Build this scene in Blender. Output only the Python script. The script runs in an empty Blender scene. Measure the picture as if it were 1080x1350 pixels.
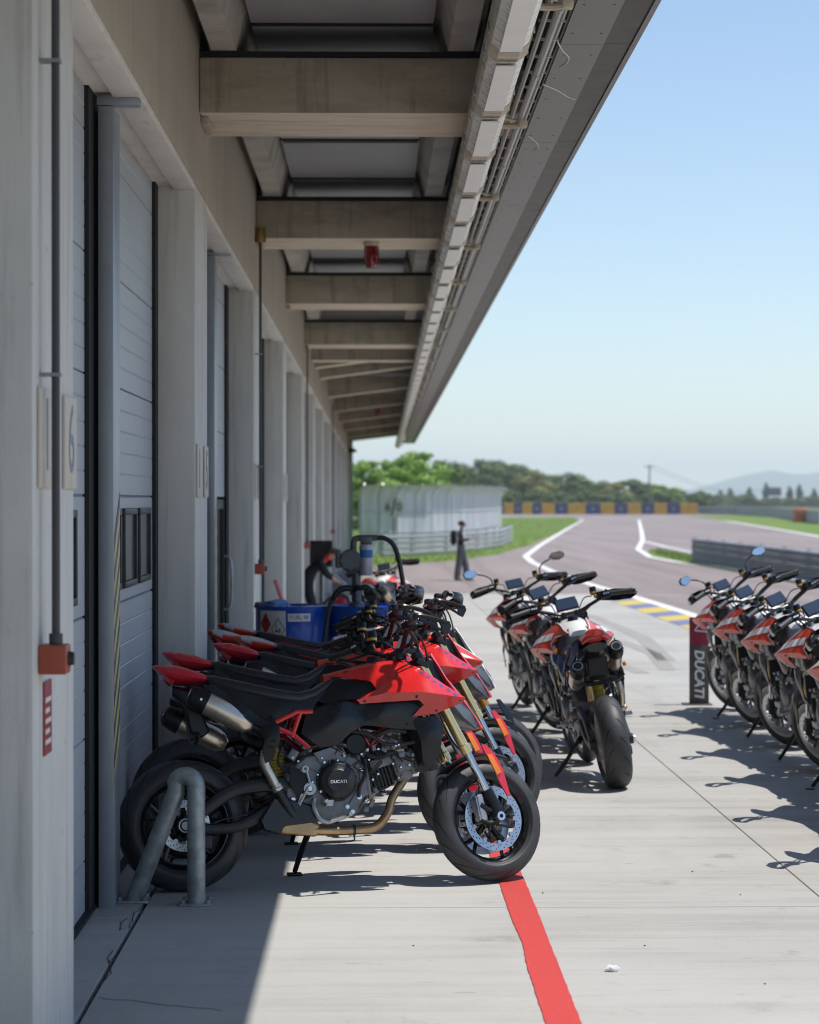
import bpy, bmesh, math, random
import numpy as np
from mathutils import Vector, Matrix, Quaternion, geometry
R = math.radians
random.seed(7)
scene = bpy.context.scene
col = scene.collection

# ------------------------------------------------------------------ camera, sky, sun, exposure
F = 2900.0            # focal length in pixels of the 1080 x 1350 frame
CAMH = 1.87
cam_d = bpy.data.cameras.new('camera'); cam = bpy.data.objects.new('camera', cam_d); col.objects.link(cam)
cam_d.sensor_fit = 'VERTICAL'; cam_d.sensor_height = 36.0; cam_d.lens = F / 1350 * 36.0
cam_d.clip_start = 0.1; cam_d.clip_end = 60000
cam.location = (0, 0, CAMH)
cam.rotation_euler = (R(90) - math.atan(15 / F), 0, -math.atan(45 / F))
cam_d.dof.use_dof = True; cam_d.dof.focus_distance = 10.7; cam_d.dof.aperture_fstop = 3.4
scene.camera = cam

SUN_EL, SUN_AZ = R(67.0), R(6.0)      # sun stands over +X, a touch beyond
sun_dir = Vector((math.cos(SUN_EL) * math.cos(SUN_AZ), math.cos(SUN_EL) * math.sin(SUN_AZ), math.sin(SUN_EL)))
world = bpy.data.worlds.new('World'); scene.world = world; world.use_nodes = True
wn = world.node_tree.nodes; wl = world.node_tree.links
sky = wn.new('ShaderNodeTexSky'); sky.sky_type = 'NISHITA'; sky.sun_disc = False
sky.sun_elevation = SUN_EL; sky.sun_rotation = math.atan2(sun_dir.x, sun_dir.y)
sky.air_density = 1.0; sky.dust_density = .2; sky.ozone_density = 2.3; sky.altitude = 50
wl.new(sky.outputs[0], wn['Background'].inputs[0]); wn['Background'].inputs[1].default_value = 0.13
sd = bpy.data.lights.new('sun', 'SUN'); sun = bpy.data.objects.new('sun', sd); col.objects.link(sun)
sd.energy = 4.4; sd.angle = R(0.53); sd.color = (1.0, 0.955, 0.89)
sun.rotation_euler = sun_dir.to_track_quat('Z', 'Y').to_euler(); sun.location = sun_dir * 60
vs = scene.view_settings; vs.view_transform = 'Standard'; vs.look = 'None'; vs.gamma = 1; vs.exposure = 0.26
vs.use_curve_mapping = False
scene.cycles.volume_bounces = 2; scene.cycles.max_bounces = 8; scene.cycles.diffuse_bounces = 4; scene.cycles.glossy_bounces = 4
scene.cycles.caustics_reflective = False; scene.cycles.caustics_refractive = False
scene.cycles.use_denoising = True; scene.cycles.filter_width = 1.05
scene.cycles.sample_clamp_indirect = 6.0

# ------------------------------------------------------------------ ground profile and places
def gz(y):                                   # the paving falls gently away from the garages' near end
    return -0.0085 * (min(max(y, 10.0), 51.0) - 10.0)
def gp(px, py):                              # ground point that the photograph shows at this pixel
    y = 20.0
    for _ in range(60): y = (CAMH - gz(y)) * F / (py - 660.0)
    return ((px - 495.0) * y / F, y)
def wp(px, py, y): return Vector(((px - 495.0) * y / F, y, CAMH - (py - 660.0) * y / F))

# ------------------------------------------------------------------ materials
MATS = {}
def mat(name, c, rough=.5, metal=0., var=.06, scale=6., bump=0., bscale=60., coat=0., c2=None, stretch=None, trans=0., spec=.5, detail=5.):
    if name in MATS: return MATS[name]
    m = bpy.data.materials.new(name); m.use_nodes = True; MATS[name] = m
    nt = m.node_tree; n = nt.nodes; l = nt.links; b = n['Principled BSDF']
    tc = n.new('ShaderNodeTexCoord'); mp = n.new('ShaderNodeMapping'); l.new(tc.outputs['Object'], mp.inputs[0])
    if stretch: mp.inputs['Scale'].default_value = stretch
    nz = n.new('ShaderNodeTexNoise'); nz.inputs['Scale'].default_value = scale; nz.inputs['Detail'].default_value = detail
    nz.inputs['Roughness'].default_value = .62
    l.new(mp.outputs[0], nz.inputs['Vector'])
    r = n.new('ShaderNodeValToRGB'); l.new(nz.outputs['Fac'], r.inputs[0])
    r.color_ramp.elements[0].position = .32; r.color_ramp.elements[1].position = .68
    lo = [max(0, x * (1 - var)) for x in c]; hi = [min(1, x * (1 + var)) for x in (c2 or c)]
    if c2: lo = list(c)
    r.color_ramp.elements[0].color = (*lo, 1); r.color_ramp.elements[1].color = (*hi, 1)
    l.new(r.outputs[0], b.inputs['Base Color'])
    b.inputs['Roughness'].default_value = rough; b.inputs['Metallic'].default_value = metal
    b.inputs['Coat Weight'].default_value = coat; b.inputs['Coat Roughness'].default_value = .06
    b.inputs['Specular IOR Level'].default_value = spec
    if trans: b.inputs['Transmission Weight'].default_value = trans
    if rough > .12:
        mr = n.new('ShaderNodeMapRange'); mr.inputs['To Min'].default_value = max(.03, rough - .1); mr.inputs['To Max'].default_value = min(1, rough + .1)
        l.new(nz.outputs['Fac'], mr.inputs['Value']); l.new(mr.outputs[0], b.inputs['Roughness'])
    if bump:
        n2 = n.new('ShaderNodeTexNoise'); n2.inputs['Scale'].default_value = bscale; n2.inputs['Detail'].default_value = 4
        l.new(mp.outputs[0], n2.inputs['Vector'])
        bp = n.new('ShaderNodeBump'); bp.inputs['Strength'].default_value = bump; bp.inputs['Distance'].default_value = .004
        l.new(n2.outputs['Fac'], bp.inputs['Height']); l.new(bp.outputs[0], b.inputs['Normal'])
    return m

def surface(name, c, layers, rough=.85, bump=.3, bscale=45., world_space=True):
    """layered procedural surface: layers = (scale xyz, noise scale, low, high, colour, strength)"""
    if name in MATS: return MATS[name]
    m = bpy.data.materials.new(name); m.use_nodes = True; MATS[name] = m
    nt = m.node_tree; n = nt.nodes; l = nt.links; b = n['Principled BSDF']
    b.inputs['Roughness'].default_value = rough; b.inputs['Specular IOR Level'].default_value = .3
    if world_space:
        g = n.new('ShaderNodeNewGeometry'); src = g.outputs['Position']
    else:
        g = n.new('ShaderNodeTexCoord'); src = g.outputs['Object']
    rgb = n.new('ShaderNodeRGB'); rgb.outputs[0].default_value = (*c, 1); cur = rgb.outputs[0]
    for i, (sv, sc, lo, hi, cc, st) in enumerate(layers):
        mp = n.new('ShaderNodeMapping'); mp.inputs['Scale'].default_value = sv; mp.inputs['Location'].default_value = (i * 7.3, i * 3.1, i * 1.7)
        l.new(src, mp.inputs[0])
        z = n.new('ShaderNodeTexNoise'); z.inputs['Scale'].default_value = sc; z.inputs['Detail'].default_value = 6; z.inputs['Roughness'].default_value = .65
        l.new(mp.outputs[0], z.inputs['Vector'])
        mr = n.new('ShaderNodeMapRange'); mr.inputs['From Min'].default_value = lo; mr.inputs['From Max'].default_value = hi; mr.inputs['To Max'].default_value = st
        l.new(z.outputs['Fac'], mr.inputs['Value'])
        mx = n.new('ShaderNodeMix'); mx.data_type = 'RGBA'
        l.new(mr.outputs[0], mx.inputs[0]); l.new(cur, mx.inputs[6]); mx.inputs[7].default_value = (*cc, 1)
        cur = mx.outputs[2]
    l.new(cur, b.inputs['Base Color'])
    z = n.new('ShaderNodeTexNoise'); z.inputs['Scale'].default_value = bscale; z.inputs['Detail'].default_value = 5
    l.new(src, z.inputs['Vector'])
    bp = n.new('ShaderNodeBump'); bp.inputs['Strength'].default_value = bump; bp.inputs['Distance'].default_value = .006
    l.new(z.outputs['Fac'], bp.inputs['Height']); l.new(bp.outputs[0], b.inputs['Normal'])
    return m

# ------------------------------------------------------------------ mesh builder
class MB:
    def __init__(s): s.bm = bmesh.new()
    def _mi(s, faces, mi):
        for f in faces: f.material_index = mi
    def box(s, c, size, rot=None, bev=0., mi=0):
        M = Matrix.Translation(Vector(c)) @ (rot.to_4x4() if rot else Matrix()) @ Matrix.Diagonal((*size, 1))
        r = bmesh.ops.create_cube(s.bm, size=1, matrix=M)
        fs = {f for v in r['verts'] for f in v.link_faces}; s._mi(fs, mi)
        if bev:
            es = list({e for v in r['verts'] for e in v.link_edges})
            o = bmesh.ops.bevel(s.bm, geom=es, offset=bev, segments=2, profile=.5, affect='EDGES'); s._mi(o['faces'], mi)
        return s
    def bb(s, x0, x1, y0, y1, z0, z1, bev=0., mi=0):
        return s.box(((x0 + x1) / 2, (y0 + y1) / 2, (z0 + z1) / 2), (abs(x1 - x0), abs(y1 - y0), abs(z1 - z0)), None, bev, mi)
    def rings(s, rings, close=True, caps=True, loop=False, mi=0):
        vs_ = [[s.bm.verts.new(p) for p in r] for r in rings]
        n = len(vs_[0]); fs = []
        pairs = [(vs_[i], vs_[i + 1]) for i in range(len(vs_) - 1)]
        if loop: pairs.append((vs_[-1], vs_[0]))
        for a, b in pairs:
            for k in range(n if close else n - 1):
                j = (k + 1) % n
                try: fs.append(s.bm.faces.new((a[k], a[j], b[j], b[k])))
                except ValueError: pass
        if caps and close and not loop:
            for rr in (vs_[0][::-1], vs_[-1]):
                try: fs.append(s.bm.faces.new(rr))
                except ValueError: pass
        s._mi(fs, mi); return s
    def tube(s, pts, r, seg=10, smooth=0, closed=False, mi=0, flat=1.0, up=None):
        pts = [Vector(p) for p in pts]
        if smooth: pts, r = catmull(pts, smooth, r, closed)
        n = len(pts); rs = r if isinstance(r, (list, tuple)) else [r] * n
        out = []; nrm = None
        for i, p in enumerate(pts):
            a = pts[(i - 1) % n] if (closed or i > 0) else p
            b = pts[(i + 1) % n] if (closed or i < n - 1) else p
            t = (b - a)
            t = t.normalized() if t.length > 1e-9 else Vector((0, 0, 1))
            if nrm is None or up is not None:
                u = Vector(up) if up is not None else (Vector((0, 0, 1)) if abs(t.z) < .9 else Vector((1, 0, 0)))
                nrm = (u - t * u.dot(t)).normalized()
            else:
                nrm = (nrm - t * nrm.dot(t)); nrm = nrm.normalized() if nrm.length > 1e-6 else t.orthogonal().normalized()
            bi = t.cross(nrm)
            out.append([p + (nrm * math.cos(2 * math.pi * k / seg) + bi * math.sin(2 * math.pi * k / seg) * flat) * rs[i] for k in range(seg)])
        return s.rings(out, caps=True, loop=closed, mi=mi)
    def cyl(s, a, b, r, r2=None, seg=16, mi=0): return s.tube([a, b], [r, r if r2 is None else r2], seg, mi=mi)
    def lathe(s, prof, c=(0, 0, 0), axis='Y', seg=48, closed=False, mi=0, a0=0., a1=2 * math.pi):
        c = Vector(c); full = abs(a1 - a0 - 2 * math.pi) < 1e-6; nn = seg if full else seg + 1
        rg = []
        for k in range(nn):
            a = a0 + (a1 - a0) * k / seg; ca, sa = math.cos(a), math.sin(a)
            rg.append([c + (Vector((r * ca, h, r * sa)) if axis == 'Y' else Vector((r * ca, r * sa, h)) if axis == 'Z' else Vector((h, r * ca, r * sa))) for r, h in prof])
        return s.rings(rg, close=closed, caps=not full, loop=full, mi=mi)
    def poly(s, pts, mi=0):
        f = s.bm.faces.new([s.bm.verts.new(Vector(p)) for p in pts]); f.material_index = mi; return s
    def prism(s, out, y0, y1, mi=0, axis='Y'):
        def P(a, b, h): return Vector((a, h, b)) if axis == 'Y' else Vector((a, b, h)) if axis == 'Z' else Vector((h, a, b))
        A = [s.bm.verts.new(P(a, b, y0)) for a, b in out]; B = [s.bm.verts.new(P(a, b, y1)) for a, b in out]
        n = len(out); fs = [s.bm.faces.new(A), s.bm.faces.new(B[::-1])]
        for i in range(n): fs.append(s.bm.faces.new((A[i], A[(i + 1) % n], B[(i + 1) % n], B[i])))
        s._mi(fs, mi); return s
    def panel(s, outl, inner=(), thick=.006, side=-1, mi=0, step=.028, surf=None, off=0.):
        """bodywork skin: outline and inner points as (x, z, half width); side -1 right, +1 left; smooth spline surface"""
        ctrl = list(surf[0]) + list(surf[1]) if surf else list(outl) + list(inner); n = len(ctrl); C = np.array([(p[0], p[1]) for p in ctrl]); W = np.array([p[2] for p in ctrl])
        def U(r2): return r2 * np.log(r2 + 1e-12)
        D = ((C[:, None, :] - C[None, :, :]) ** 2).sum(2); K = np.zeros((n + 3, n + 3)); K[:n, :n] = U(D) + np.eye(n) * 2e-4; K[:n, n] = 1; K[:n, n + 1:] = C; K[n, :n] = 1; K[n + 1:, :n] = C.T
        sol = np.linalg.lstsq(K, np.concatenate([W, np.zeros(3)]), rcond=None)[0]
        def width(x, z):
            r2 = (C[:, 0] - x) ** 2 + (C[:, 1] - z) ** 2; return float(U(r2) @ sol[:n] + sol[n] + sol[n + 1] * x + sol[n + 2] * z)
        ring = []
        m_ = len(outl)
        for i in range(m_):
            a, b = Vector(outl[i][:2]), Vector(outl[(i + 1) % m_][:2]); k = max(1, int((b - a).length / step)); ring += [a.lerp(b, q / k) for q in range(k)]
        P = list(ring); nr = len(ring); E = [(i, (i + 1) % nr) for i in range(nr)]
        x0 = min(p.x for p in ring); x1 = max(p.x for p in ring); z0 = min(p.y for p in ring); z1 = max(p.y for p in ring)
        x = x0 + step / 2; row = 0
        while x < x1:
            z = z0 + step * (.5 if row % 2 else .9)
            while z < z1:
                ins = False; j = nr - 1
                for i in range(nr):
                    if (ring[i].y > z) != (ring[j].y > z) and x < (ring[j].x - ring[i].x) * (z - ring[i].y) / (ring[j].y - ring[i].y) + ring[i].x: ins = not ins
                    j = i
                if ins and min((p - Vector((x, z))).length for p in ring) > step * .45: P.append(Vector((x, z)))
                z += step
            x += step * .9; row += 1
        v2, _, f2, *_ = geometry.delaunay_2d_cdt(P, E, [], 1, 1e-6)
        ws = [width(v.x, v.y) + off for v in v2]
        A = [s.bm.verts.new((v.x, side * w, v.y)) for v, w in zip(v2, ws)]
        B = [s.bm.verts.new((v.x, side * (w - thick), v.y)) for v, w in zip(v2, ws)]
        fs = []
        for f in f2:
            fs.append(s.bm.faces.new([A[i] for i in f])); fs.append(s.bm.faces.new([B[i] for i in reversed(f)]))
        cnt = {}
        for f in f2:
            for a, b in zip(f, list(f[1:]) + [f[0]]): cnt[(a, b)] = 1
        for (a, b) in list(cnt):
            if (b, a) not in cnt: fs.append(s.bm.faces.new((A[b], A[a], B[a], B[b])))
        s._mi(fs, mi); return s
    def loft(s, secs, seg=16, pw=2.6, mi=0):
        """secs along x: (x, ztop, zbot, halfwidth)"""
        rg = []
        for x, zt, zb, w in secs:
            zc, h = (zt + zb) / 2, (zt - zb) / 2; ring = []
            for k in range(seg):
                a = 2 * math.pi * k / seg; ca, sa = math.cos(a), math.sin(a)
                ring.append(Vector((x, w * math.copysign(abs(ca) ** (2 / pw), ca), zc + h * math.copysign(abs(sa) ** (2 / pw), sa))))
            rg.append(ring)
        return s.rings(rg, mi=mi)
    def xform(s, M): bmesh.ops.transform(s.bm, matrix=M, verts=s.bm.verts[:]); return s
    def build(s, name, m, parent=None, loc=None, ang=34, bevel=0.):
        me = bpy.data.meshes.new(name)
        bmesh.ops.recalc_face_normals(s.bm, faces=s.bm.faces[:])
        s.bm.to_mesh(me); s.bm.free()
        for q in (m if isinstance(m, (list, tuple)) else [m]): me.materials.append(q)
        me.polygons.foreach_set('use_smooth', [True] * len(me.polygons)); me.set_sharp_from_angle(angle=R(ang))
        o = bpy.data.objects.new(name, me); col.objects.link(o)
        if parent: o.parent = parent
        if loc is not None: o.location = loc
        if bevel:
            bv = o.modifiers.new('bevel', 'BEVEL'); bv.width = bevel; bv.segments = 2; bv.limit_method = 'ANGLE'; bv.angle_limit = R(40)
        return o

def catmull(pts, sub, r, closed=False):
    n = len(pts); rs = r if isinstance(r, (list, tuple)) else [r] * n
    out, ro = [], []
    for i in range(n if closed else n - 1):
        p0 = pts[(i - 1) % n] if closed or i > 0 else pts[0]; p1 = pts[i]; p2 = pts[(i + 1) % n]
        p3 = pts[(i + 2) % n] if closed or i + 2 < n else pts[-1]
        for k in range(sub):
            t = k / sub
            out.append(.5 * ((2 * p1) + (p2 - p0) * t + (2 * p0 - 5 * p1 + 4 * p2 - p3) * t * t + (3 * p1 - p0 - 3 * p2 + p3) * t ** 3))
            ro.append(rs[i] + (rs[(i + 1) % n] - rs[i]) * t)
    if not closed: out.append(pts[-1]); ro.append(rs[-1])
    return out, ro

def tag(o, label=None, cat=None, group=None, kind=None):
    if label: o['label'] = label
    if cat: o['category'] = cat
    if group: o['group'] = group
    if kind: o['kind'] = kind
    return o
def empty(name, loc=(0, 0, 0), rz=0.):
    o = bpy.data.objects.new(name, None); col.objects.link(o); o.location = loc; o.rotation_euler = (0, 0, rz); return o
KIDS = {}
def kids(o): return [c for c in bpy.data.objects if c.parent is o]
def copy_tree(o, parent=None):
    c = o.copy(); col.objects.link(c)
    if parent is not None: c.parent = parent; c.matrix_parent_inverse = o.matrix_parent_inverse
    for ch in KIDS[o.name] if o.name in KIDS else (): copy_tree(ch, c)
    return c
def index_tree(o):
    KIDS[o.name] = kids(o)
    for c in KIDS[o.name]: index_tree(c)
def text_mesh(name, body, size, m, parent, M, extrude=.0008, shear=0., bold=.0, align='CENTER', sx=1.):
    cu = bpy.data.curves.new(name, 'FONT'); cu.body = body; cu.size = size; cu.extrude = extrude; cu.align_x = align; cu.align_y = 'CENTER'
    cu.shear = shear; cu.offset = bold; cu.resolution_u = 3
    t = bpy.data.objects.new(name, cu); col.objects.link(t)
    dg = bpy.context.evaluated_depsgraph_get(); me = bpy.data.meshes.new_from_object(t.evaluated_get(dg))
    bpy.data.objects.remove(t); bpy.data.curves.remove(cu)
    me.transform(M @ Matrix.Diagonal((sx, 1, 1, 1))); me.materials.clear(); me.materials.append(m); me.name = name
    o = bpy.data.objects.new(name, me); col.objects.link(o); o.parent = parent; return o

# ------------------------------------------------------------------ palette
concrete = surface('concrete_paving', (.37, .362, .34), [
    ((.12, 1.6, 1), 2.2, .46, .64, (.26, .243, .22), .55), ((.5, .5, 1), .55, .42, .68, (.43, .42, .39), .7),
    ((.06, 1.2, 1), 6., .52, .72, (.20, .19, .18), .4), ((1, 1, 1), 38., .62, .74, (.14, .13, .12), .5), ((1.3, .12, 1), 1.4, .56, .72, (.23, .22, .21), .35), ((1, 1, 1), 2.6, .60, .70, (.20, .19, .172), .6), ((1, 1.6, 1), 7., .66, .72, (.16, .15, .14), .6), ((.25, 2.2, 1), 9., .60, .70, (.24, .225, .20), .5), ((1, 1, 1), 110., .68, .74, (.07, .065, .06), .7), ((.8, .8, 1), .33, .45, .62, (.44, .435, .415), .6)], .78, .25, 60.)
subbase = mat('joint_filler', (.035, .034, .033), .95)
asphalt = surface('track_asphalt', (.258, .217, .208), [((.25, .05, 1), .9, .4, .7, (.31, .258, .255), .8), ((1.2, .03, 1), .8, .46, .68, (.16, .137, .13), .7), ((.9, .02, 1), .35, .5, .66, (.19, .165, .16), .6), ((1, 1, 1), 30., .5, .7, (.17, .145, .14), .35)], .85, .3, 90.)
earth = surface('field', (.075, .095, .03), [((1, .2, 1), .05, .4, .65, (.12, .13, .05), .8), ((1, 1, 1), 1.1, .45, .7, (.05, .07, .022), .6)], .95, .4, 8.)
turf = surface('turf', (.115, .19, .03), [((1, .3, 1), .35, .4, .62, (.17, .23, .05), .8), ((1, .4, 1), 2.6, .45, .7, (.08, .14, .022), .7)], .95, .8, 14.)
white_paint = surface('line_paint', (.74, .73, .70), [((1, 1, 1), 9., .5, .7, (.5, .48, .45), .5)], .6, .1)
red_paint = surface('red_line_paint', (.52, .05, .043), [((1, 1, 1), 55., .63, .70, (.36, .34, .31), .75), ((4, .25, 1), 2., .58, .7, (.40, .10, .085), .6), ((3, .4, 1), 3., .5, .7, (.44, .05, .045), .6), ((1, 1, 1), 30., .6, .7, (.4, .16, .14), .35)], .6, .12, 80.)
blue_paint = surface('kerb_blue', (.15, .17, .30), [((1, 1, 1), 5., .5, .7, (.25, .25, .32), .5)], .7, .1)
yellow_paint = surface('kerb_yellow', (.55, .42, .10), [((1, 1, 1), 5., .5, .7, (.42, .36, .18), .5)], .7, .1)

lintc_lit = surface('lintel_concrete_lit', (.72, .69, .63), [((1, 1, 1), 3., .5, .7, (.58, .55, .50), .6), ((1, .3, 1), 9., .56, .7, (.42, .39, .35), .5)], .8, .4, 60.)  # pale base has the ground light caught by the lintel painted in
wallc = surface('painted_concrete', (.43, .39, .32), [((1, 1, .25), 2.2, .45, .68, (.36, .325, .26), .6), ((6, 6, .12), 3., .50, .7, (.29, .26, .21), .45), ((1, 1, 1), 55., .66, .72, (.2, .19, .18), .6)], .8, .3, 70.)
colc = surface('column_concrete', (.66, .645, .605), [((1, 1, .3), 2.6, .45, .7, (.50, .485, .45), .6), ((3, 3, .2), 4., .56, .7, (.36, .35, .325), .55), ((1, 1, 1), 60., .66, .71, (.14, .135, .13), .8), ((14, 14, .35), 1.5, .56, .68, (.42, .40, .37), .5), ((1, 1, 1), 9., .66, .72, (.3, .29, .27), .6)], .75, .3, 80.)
beamc = surface('beam_concrete', (.46, .41, .32), [((.5, 1, 2), 1.9, .42, .62, (.30, .26, .195), .8), ((4, 1, 12), 1.2, .5, .7, (.5, .44, .36), .5), ((8, 8, .5), 1.2, .52, .7, (.17, .145, .115), .6), ((1, 1, 1), 40., .64, .7, (.17, .15, .13), .7)], .85, .4, 60.)  # stained faces, with shade painted in by a darker tone than the underside
soffc_lit = surface('beam_soffit_lit', (.78, .67, .53), [((.6, 6, 6), 2.5, .48, .7, (.50, .38, .28), .7), ((1.5, 12, 1), 3., .55, .7, (.40, .25, .16), .55)], .85, .4, 60.)  # underside lightened by painted ground bounce; reddish formwork streaks are its own
ribc = surface('rib_concrete', (.50, .47, .42), [((1, 1, 1), 2., .45, .66, (.27, .25, .23), .7)], .85, .4, 60.)
deckm = mat('roof_deck', (.36, .36, .37), .6, var=.1, scale=2.)
dark_gap = mat('dark_rubber', (.012, .012, .014), .8)
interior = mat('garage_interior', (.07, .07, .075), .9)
door_m = mat('door_steel', (.40, .43, .46), .45, var=.05, scale=1.5, bump=.05, bscale=200)
glass_dk = mat('door_glass', (.09, .10, .115), .12, coat=.3)
frame_blk = mat('black_frame', (.02, .021, .024), .5)
galv = mat('galvanised', (.34, .36, .38), .42, .75, var=.22, scale=18., detail=8)
galv_d = mat('weathered_galvanised', (.30, .325, .335), .5, .6, var=.35, scale=12., detail=8)
post_m = mat('door_post', (.30, .33, .37), .4, .35, var=.06)
yellow_d = mat('hazard_yellow', (.46, .40, .16), .55, var=.2); purple_d = mat('hazard_dark', (.085, .08, .11), .55, var=.2)
fasc = mat('fascia_metal', (.22, .215, .215), .5, .35, var=.12, scale=3.)
fasc_d = mat('fascia_brown', (.055, .048, .044), .5, .2)
lamp_cover = mat('lamp_cover', (.80, .75, .63), .28, var=.14, scale=14., coat=.3)
lamp_base = mat('lamp_base', (.50, .44, .34), .6, var=.2)
lamp_white = mat('lamp_reflector', (.86, .84, .79), .35)
pipe_m = mat('conduit', (.42, .41, .40), .4, .5)
cable_m = mat('cable_black', (.02, .02, .02), .6)
box_red = mat('call_box_red', (.36, .075, .04), .45)
sign_red = mat('notice_red', (.28, .02, .03), .5)
plate_m = mat('plate_cream', (.60, .545, .46), .6, var=.1)
plate_d = mat('plate_digit', (.20, .24, .28), .6)
alarm_red = mat('alarm_red', (.22, .006, .012), .15, coat=.8)
brass = mat('aged_brass', (.36, .25, .09), .4, .8)

# ------------------------------------------------------------------ ground
def sheet(name, pts, off, m, parent=None, kind='structure'):
    bm = bmesh.new(); bm.faces.new([bm.verts.new((p[0], p[1], 0)) for p in pts])
    for yy in (10.0, 51.0):
        bmesh.ops.bisect_plane(bm, geom=bm.verts[:] + bm.edges[:] + bm.faces[:], plane_co=(0, yy, 0), plane_no=(0, 1, 0))
    for v in bm.verts: v.co.z = gz(v.co.y) + off
    bmesh.ops.triangulate(bm, faces=bm.faces[:])
    bmesh.ops.recalc_face_normals(bm, faces=bm.faces[:])
    if sum(f.normal.z for f in bm.faces) < 0: bmesh.ops.reverse_faces(bm, faces=bm.faces[:])
    me = bpy.data.meshes.new(name); bm.to_mesh(me); bm.free(); me.materials.append(m)
    o = bpy.data.objects.new(name, me); col.objects.link(o)
    if parent: o.parent = parent
    else: tag(o, kind=kind)
    return o
sheet('ground', [(-9000, -40), (9000, -40), (9000, 9200), (-9000, 9200)], -.06, earth)
EDGE = 52.3
apron = tag(empty('pavement'), kind='structure')
sheet('joint_bed', [(-2.7, -32), (12, -32), (12, 28), (5.35, 28), (5.35, 34), (5.75, 49), (5.75, EDGE), (-2.7, EDGE)], -.03, subbase, apron)
xs = [-1.062, 2.1, 5.3, 8.5, 11.7]; ys = [-32, -22, -12, -5, 0.0, 5.05, 10.1, 15.2, 20.3, 25.4, 28.0, 34.0, 40.0, 46.2, EDGE]
def slab(x0, x1, y0, y1):
    m = MB(); g = .0028; cuts = [y for y in (10.0,) if y0 < y < y1]
    yy = [y0 + g] + cuts + [y1 - g]
    top = [[Vector((x, y, gz(y))) for x in (x0 + g, x1 - g)] for y in yy]
    rg = []
    for y in yy:
        z = gz(y); b = .003
        rg.append([Vector((x0 + g, y, z - .05)), Vector((x0 + g, y, z - b)), Vector((x0 + g + b, y, z)), Vector((x1 - g - b, y, z)), Vector((x1 - g, y, z - b)), Vector((x1 - g, y, z - .05))])
    m.rings(rg); return m.build('slab', concrete, apron)
for i in range(4):
    for j in range(len(ys) - 1):
        if i < 2 or ys[j + 1] <= 28.1: slab(xs[i], xs[i + 1], ys[j], ys[j + 1])
for j in range(len(ys) - 1): slab(-2.6, -1.075, ys[j] - .6, ys[j + 1] - .6)
sheet('pit_lane', [(-3, EDGE), (5.3, EDGE), (5.3, 28), (11.7, 28), (11.7, -32), (80, -32), (140, 300), (230, 480), (-120, 480), (-40, 90), (-3, 60)], -.010, asphalt)
P = gp
def line_strip(name, pix, wpx, m, off):
    """painted line: pixel points with their ground half width in metres"""
    c = [Vector((*P(*p), 0)) for p in pix]; L, Rr = [], []
    for i, p in enumerate(c):
        t = (c[min(i + 1, len(c) - 1)] - c[max(i - 1, 0)]).normalized(); nn = Vector((-t.y, t.x, 0))
        L.append(p + nn * wpx); Rr.append(p - nn * wpx)
    bm = bmesh.new()
    a = [bm.verts.new((v.x, v.y, gz(v.y) + off)) for v in L]; b = [bm.verts.new((v.x, v.y, gz(v.y) + off)) for v in Rr]
    for i in range(len(c) - 1): bm.faces.new((a[i], a[i + 1], b[i + 1], b[i]))
    bmesh.ops.recalc_face_normals(bm, faces=bm.faces[:])
    if sum(f.normal.z for f in bm.faces) < 0: bmesh.ops.reverse_faces(bm, faces=bm.faces[:])
    me = bpy.data.meshes.new(name); bm.to_mesh(me); bm.free(); me.materials.append(m)
    o = bpy.data.objects.new(name, me); col.objects.link(o); tag(o, kind='structure'); return o
line_strip('white_line_marking', [(769, 685), (745, 699), (712, 719), (693, 733), (702, 741), (735, 756), (785, 772), (835, 786), (880, 800), (925, 814), (1000, 838), (1100, 872)], .13, white_paint, -.006)
line_strip('white_line_marking', [(843, 685), (847, 703), (848, 712), (842, 724), (858, 734), (890, 740), (940, 747), (1010, 758), (1100, 774)], .13, white_paint, -.006)
line_strip('white_line_marking', [(848, 713), (880, 721), (920, 729), (990, 741)], .11, white_paint, -.0075)
line_strip('white_line_marking', [(925, 681), (980, 690), (1040, 700), (1110, 712)], .2, white_paint, -.006)
line_strip('seam_marking', [(830, 783), (900, 785), (1000, 787)], .04, white_paint, -.0065)
sheet('grass_wedge_marking', [P(849, 714), P(935, 731), P(905, 727), P(930, 732), P(920, 736), P(880, 728), P(856, 722)], -.005, white_paint) if False else None
turfs = []
turfs.append(sheet('grass', [P(480, 747), P(540, 743), P(600, 739), P(655, 731), P(697, 719), P(735, 703), P(765, 687), P(757, 681.5), P(660, 682), P(560, 690), P(400, 692), P(380, 747)], -.003, turf, kind='stuff'))
turfs.append(sheet('grass', [P(853, 727), P(870, 723), P(910, 731), P(960, 738), P(1100, 758), P(1100, 771), P(1010, 757), P(940, 746), P(890, 739), P(860, 733)], -.003, turf, kind='stuff'))
turfs.append(sheet('grass', [P(905, 680), P(980, 689), P(1040, 699), P(1110, 711), P(1110, 690), P(1040, 684), P(985, 679)], -.003, turf, kind='stuff'))
for t, lb in zip(turfs, ('green grass verge in front of the left guardrail', 'grass wedge in front of the right guardrail', 'strip of grass below the far grey barrier')): tag(t, lb, 'grass')
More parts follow.
